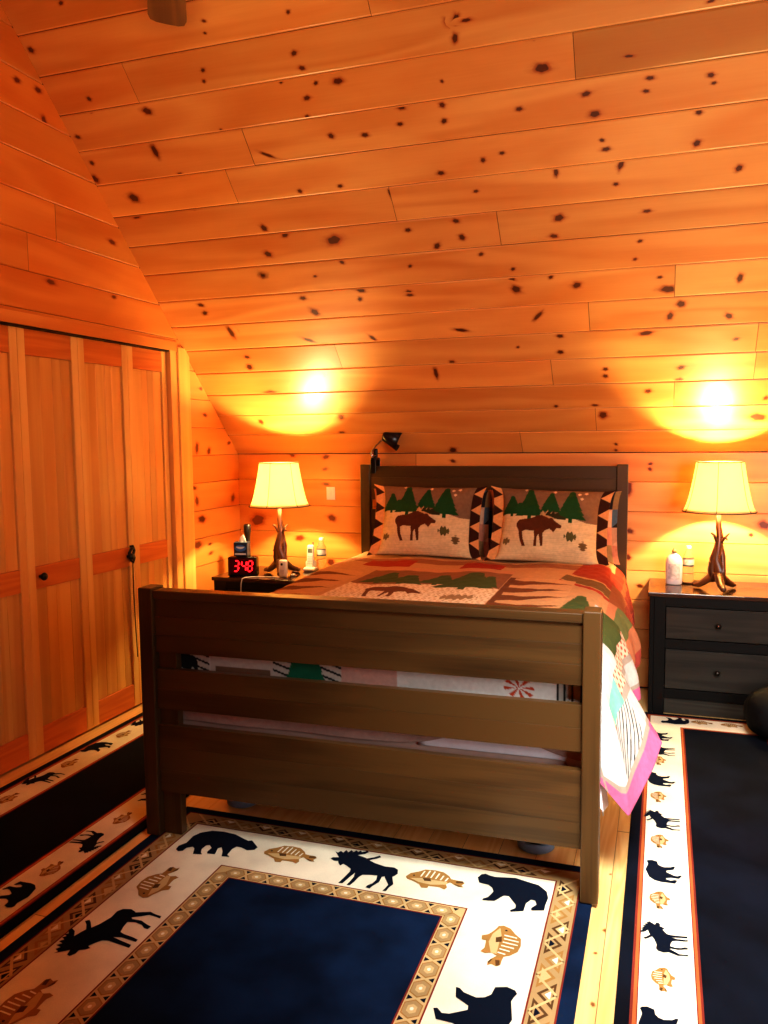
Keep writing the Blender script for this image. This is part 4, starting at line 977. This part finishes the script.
ph = empty('cordless_phone', (-.278, 2.16, ZN), .15, 'white cordless phone standing in its charging cradle', 'phone')
m = MB(); m.box((-.038, -.045, 0), (.038, .040, .024), 0, .010, seg=4); m.box((-.034, .002, .02), (.034, .036, .062), 0, .012, seg=4); m.build('cradle', M_WHITE, ph)
T_ = Matrix.Translation((0, -.006, .012)) @ Matrix.Rotation(-.16, 4, 'X')
m = MB(); m.box((-.022, -.012, 0), (.022, .012, .150), 2, .010, seg=4, mtx=T_); hs = m.build('handset', M_WHITE, ph)
m = MB(); m.box((-.014, -.0135, .100), (.014, -.0118, .126), 2, .001, mtx=T_); m.build('screen', M_LCD, hs)
m = MB()
for r in range(4):
    for c in range(3): m.box((-.015+c*.0115, -.0135, .030+r*.014), (-.0075+c*.0115, -.0118, .038+r*.014), 0, .001, seg=1, mtx=T_)
m.build('keypad', plain('key_grey', (198, 194, 184), .5), hs)
m = MB(); m.tube([(.014, .0, .145), (.014, .0, .166)], .004, 10, mat=0); 
for i in range(len(m.v)): m.v[i] = tuple(T_ @ Vector(m.v[i]))
m.build('antenna', M_BLACK, hs)

def bottle_glass():
    m, nt, b = newmat('clear_plastic'); b.inputs['Base Color'].default_value = rgba((250, 250, 246)); b.inputs['Roughness'].default_value = .06
    b.inputs['Transmission Weight'].default_value = .92; b.inputs['IOR'].default_value = 1.2; return m
M_CLEAR = bottle_glass()
M_LABEL = plain('bottle_label', (206, 206, 196), .5, noise=.25, nscale=60); M_LABELB = plain('label_dark', (52, 62, 66), .5)
def water_bottle(x, y, label, cap):
    b = empty('water_bottle', (x, y, ZN), 0, label, 'bottle')
    m = MB(); m.lathe([(.0001, .001), (.027, .001), (.030, .006), (.030, .03), (.0285, .035), (.030, .04), (.030, .128), (.027, .145), (.016, .168), (.0125, .178), (.0125, .184), (.0001, .185)], n=28); m.build('body', M_CLEAR, b)
    m = MB(); m.lathe([(.0304, .088), (.0306, .089), (.0306, .126), (.0304, .127)], n=28); m.build('label', M_LABEL, b)
    m = MB(); m.lathe([(.0308, .088), (.0309, .0885), (.0309, .096), (.0308, .0965)], n=28); m.build('label_band', M_LABELB, b)
    m = MB(); m.lathe([(.0145, .1855), (.0145, .199), (.013, .201), (.0001, .2012)], n=24); m.build('cap', cap, b)
water_bottle(-.228, 2.222, 'clear water bottle beside the cordless phone on the left nightstand', M_WHITE)
dish = empty('coaster', (1.932, 2.325, ZN), 0, 'dark round coaster under the water bottle on the right nightstand', 'coaster')
m = MB(); m.lathe([(.0001, 0), (.046, 0), (.049, .003), (.049, .009), (.044, .009), (.042, .005), (.0001, .005)], n=32); m.build('dish', plain('dark_wood_coaster', (46, 22, 12), .4), dish)
ZN_ = ZN; ZN = ZN+.0055
water_bottle(1.930, 2.325, 'clear water bottle with label on a coaster beside the lotion bottle', M_WHITE)
ZN = ZN_
lo = empty('lotion_bottle', (1.855, 2.255, ZN), 0, 'white lotion bottle with brown cap on the right nightstand', 'bottle')
m = MB(); m.lathe([(.0001, .001), (.040, .001), (.043, .006), (.044, .12), (.040, .142), (.028, .160), (.014, .170), (.012, .174), (.0001, .175)], n=32, sq=.62); m.build('body', plain('lotion_white', (236, 226, 226), .35), lo)
m = MB(); m.lathe([(.012, .1745), (.013, .176), (.013, .188), (.007, .190), (.006, .200), (.0001, .201)], n=20); m.build('cap', plain('cap_brown', (128, 96, 60), .5), lo)
vs = []; 
for zz in (.03, .115):
    for j in range(13):
        a = -PI/2-.75+1.5*j/12; vs.append((.0446*math.cos(a), .0446*.62*math.sin(a), zz))
m = MB(); m.add(vs, [(j, j+1, j+14, j+13) for j in range(12)], smooth=True); m.build('label', plain('lotion_label', (204, 190, 192), .5, noise=.35, nscale=50), lo)

m = MB(); m.lathe([(.0001, 0), (.020, .001), (.026, .007), (.022, .015), (.010, .019), (.0001, .020)], n=24, sq=.6)
tag(m.build('earring_dish', plain('dark_red_plastic', (64, 20, 14), .3), loc=(-.318, 2.02, ZN)), 'small dark oval trinket between the baby monitor and the phone', 'trinket')
t = empty('phone_charger', (-.292, 1.945, ZN), .3, 'small white charger plug lying right of the baby monitor', 'charger')
m = MB(); m.box((-.016, -.009, 0), (.010, .009, .014), 0, .003); m.build('plug', M_WHITE, t)
m = MB(); m.box((.0101, -.006, .004), (.018, -.003, .006), 0, 0); m.box((.0101, .003, .004), (.018, .006, .006), 0, 0); m.build('prongs', bpy.data.materials['chrome'], t)
m = MB()
m.tube([(-.352, 1.872, ZN+.003), (-.42, 1.868, ZN+.003), (-.47, 1.862, ZN+.003), (-.52, 1.835, ZN+.0035), (-.545, 1.81, ZN+.003), (-.556, 1.793, ZN-.002), (-.560, 1.786, ZN-.03), (-.562, 1.782, ZN-.10), (-.562, 1.782, ZN-.3), (-.56, 1.782, .03)], .0026, 8)
tag(m.build('white_cable', M_WHITE), 'thin white cable draped over the front edge of the left nightstand', 'cable')

# ---------------------------------------------------------------- wall plate, clip lamp, cord, bag, fan
t = empty('light_switch', (-.243, YB-.0005, 1.113), label='white light switch plate on the pine wall beside the left lamp', cat='light switch')
m = MB(); m.box((-.030, -.006, -.042), (.030, 0, .042), 2, .003); m.build('plate', M_WHITE, t)
m = MB(); m.box((-.008, -.010, -.016), (.008, -.0062, .016), 2, .002); m.build('toggle', M_WHITE, t)

cl = empty('clip_lamp', (.088, 2.345, 1.305), TH, 'black clip-on reading lamp with bent chrome arm on the headboard top', 'lamp')
m = MB()
m.box((-.012, -.048, -.055), (.022, -.036, .03), 2, .004); m.box((-.012, .040, -.055), (.022, .050, .03), 2, .004); m.box((-.010, -.048, .026), (.020, .050, .040), 1, .005)
m.box((-.006, -.012, .038), (.018, .012, .096), 2, .005)
m.build('clamp', M_BLACK, cl)
m = MB(); m.tube([(.012, -.01, .0545), (-.004, -.022, .048), (-.014, -.026, .058), (-.008, -.026, .082), (.018, -.026, .115), (.045, -.026, .140), (.072, -.026, .158)], .0058, 10); m.build('arm', bpy.data.materials['chrome'], cl)
ax = Vector((.92, .10, -.36)).normalized(); Z_ = Vector((0, 0, 1)); q_ = Z_.rotation_difference(ax).to_matrix().to_4x4()
m = MB(); m.lathe([(.0001, -.034), (.026, -.032), (.034, -.018), (.038, .0), (.062, .078), (.059, .078), (.035, .0), (.0001, -.006)], n=28, mtx=Matrix.Translation((.098, -.028, .166)) @ q_); hd = m.build('lamp_head', plain('satin_black', (16, 14, 20), .3), cl)

m = MB(); m.tube([(1.66, 2.40, .008), (1.70, 2.405, .007), (1.76, 2.418, .007), (1.9, 2.42, .007)], .004, 8)
m.tube([(1.50, 2.41, .007), (1.6, 2.405, .009), (1.66, 2.40, .008)], .004, 8)
tag(m.build('power_cord', M_BLACK), 'black power cord along the floor at the wall behind the right nightstand', 'cord')

bag = empty('duffel_bag', (2.415, 1.72, RZ), -.2, 'black soft bag on the floor before the right nightstand', 'bag')
nu, nv = 48, 28; vs = []
for i in range(nv):
    p_ = -PI/2+PI*i/(nv-1)
    for j in range(nu):
        a = 2*PI*j/nu
        def se(v, e): return math.copysign(abs(v)**e, v)
        x = .235*se(math.cos(p_), .7)*se(math.cos(a), .8); y = .15*se(math.cos(p_), .7)*se(math.sin(a), .8); z = .128+.128*se(math.sin(p_), .75)
        w = 1+.03*math.sin(5*a+3*p_)+.02*math.sin(11*a-2*p_); vs.append((x*w, y*w, max(z+.008*math.sin(4*a)*(z > .1), 0)))
fs = [(i*nu+j, i*nu+(j+1) % nu, (i+1)*nu+(j+1) % nu, (i+1)*nu+j) for i in range(nv-1) for j in range(nu)]
m = MB(); m.add(vs, fs, smooth=True); m.build('body', plain('black_nylon', (5, 5, 7), .7, spec=.2, noise=.3, nscale=14), bag)
for sg in (-1, 1):
    m = MB(); m.tube([(-.10, sg*.145, .10), (-.105, sg*.135, .20), (-.07, sg*.08, .275), (0, sg*.05, .300), (.07, sg*.08, .275), (.105, sg*.135, .20), (.10, sg*.145, .10)], .008, 8); m.build('handle', M_BLACK, bag)
m = MB(); m.tube([(-.20, 0, .215), (-.1, 0, .258), (0, 0, .264), (.1, 0, .258), (.20, 0, .215)], .005, 6); m.build('zipper', plain('zip_grey', (50, 50, 54), .4, .5), bag)

# ceiling fan hanging from the ridge; one blade tip reaches into view
tip = Vector((.041, .25, 3.029)); dirv = Vector((-.5373, .8434, 0)); L_ = .66
tip = tip+dirv*.10; fc = tip-dirv*L_
fan = empty('ceiling_fan', (fc.x, fc.y, fc.z), math.atan2(dirv.y, dirv.x), 'dark ceiling fan with one blade tip showing at the top of the view', 'ceiling fan')
zr = ZK+(YB-fc.y)*SL-fc.z if fc.y > RIDGE else ZK+(fc.y-YF)*SL-fc.z
m = MB(); m.tube([(0, 0, .06), (0, 0, zr-.02)], .014, 12); m.lathe([(.0001, zr-.09), (.05, zr-.09), (.065, zr-.05), (.065, zr-.035)], n=24); m.build('downrod', plain('fan_bronze', (60, 38, 20), .4, .6), fan)
m = MB(); m.lathe([(.0001, -.055), (.07, -.055), (.10, -.03), (.11, .0), (.11, .03), (.07, .07), (.0001, .075)], n=32); m.build('motor', bpy.data.materials['fan_bronze'], fan)
m = MB(); m.lathe([(.06, -.0555), (.085, -.08), (.09, -.11), (.06, -.15), (.0001, -.165)], n=28); m.build('assumed_light_bowl', plain('frosted_glass', (255, 236, 200), .5, emit=(255, 190, 110), estr=3), fan)  # glowing bowl out of view, assumed to go with the fan
M_BLADE = wood('fan_blade', (70, 38, 12), (112, 70, 28), rough=.4, ringf=5)
for k in range(5):
    R = Matrix.Rotation(2*PI*k/5, 4, 'Z')
    pts = [(.15, -.05), (.30, -.062), (L_-.05, -.070), (L_-.015, -.062), (L_-.002, -.040), (L_, 0), (L_-.002, .040), (L_-.015, .062), (L_-.05, .070), (.30, .062), (.15, .05)]
    R2 = R @ Matrix.Rotation(.10, 4, 'X')
    n = len(pts); vs = [R2 @ Vector((x, y, -.004)) for x, y in pts]+[R2 @ Vector((x, y, .004)) for x, y in pts]
    fs = [tuple(range(n))[::-1], tuple(range(n, 2*n))]+[(i, (i+1) % n, (i+1) % n+n, i+n) for i in range(n)]
    uvp = pts+pts
    m = MB(); m.add(vs, fs, [[uvp[i] for i in f] for f in fs]); b_ = m.build('blade', M_BLADE, fan)
    m = MB(); m.box((.09, -.02, -.012), (.22, .02, -.006), 0, .002, mtx=R2); m.build('bracket', bpy.data.materials['fan_bronze'], b_)

# ---------------------------------------------------------------- light
def light(name, typ, loc, energy, col, **kw):
    l = bpy.data.lights.new(name, typ); l.energy = energy; l.color = col
    for k, v in kw.items(): setattr(l, k, v)
    o = bpy.data.objects.new(name, l); COL.objects.link(o); o.location = loc; return o
def aim(o, tgt): o.rotation_euler = (Vector(tgt)-o.location).to_track_quat('-Z', 'Y').to_euler()
for i, (x, y) in enumerate(LAMPS):
    light('lamp_light', 'POINT', (x, y, ZN+.562), (68, 82)[i], (1, .75, .34), shadow_soft_size=.022)
light('assumed_fan_light', 'POINT', (fc.x, fc.y, fc.z-.26), 12, (1, .70, .36), shadow_soft_size=.10)  # unseen lamp, assumed from the warm glow high on the slope
a = light('added_overhead_fill', 'AREA', (2.1, -1.25, 2.6), 30, (1, .98, .94), shape='RECTANGLE', size=.7, size_y=.9); aim(a, (1.85, .30, 0)); a.data.spread = math.radians(64)  # unseen overhead lamp, added to brighten the floor right of the bed
a = light('assumed_daylight_fill', 'AREA', (3.3, -1.7, 1.5), 36, (1, .97, .92), shape='RECTANGLE', size=1.2, size_y=1.2); aim(a, (2.3, 1.6, 1.6)); a.data.spread = math.radians(120)  # assumed daylight, added as a fill inside the closed room; no window is built
w = bpy.data.worlds.new('world'); S.world = w; w.use_nodes = True
w.node_tree.nodes['Background'].inputs['Color'].default_value = (.9, .75, .6, 1); w.node_tree.nodes['Background'].inputs['Strength'].default_value = .02

S.view_settings.view_transform = 'Standard'; S.view_settings.look = 'Medium High Contrast'; S.view_settings.exposure = -.12; S.view_settings.gamma = 1
S.cycles.max_bounces = 8; S.cycles.diffuse_bounces = 5; S.cycles.use_denoising = True
S.cycles.caustics_reflective = False; S.cycles.caustics_refractive = False; S.cycles.sample_clamp_indirect = 8
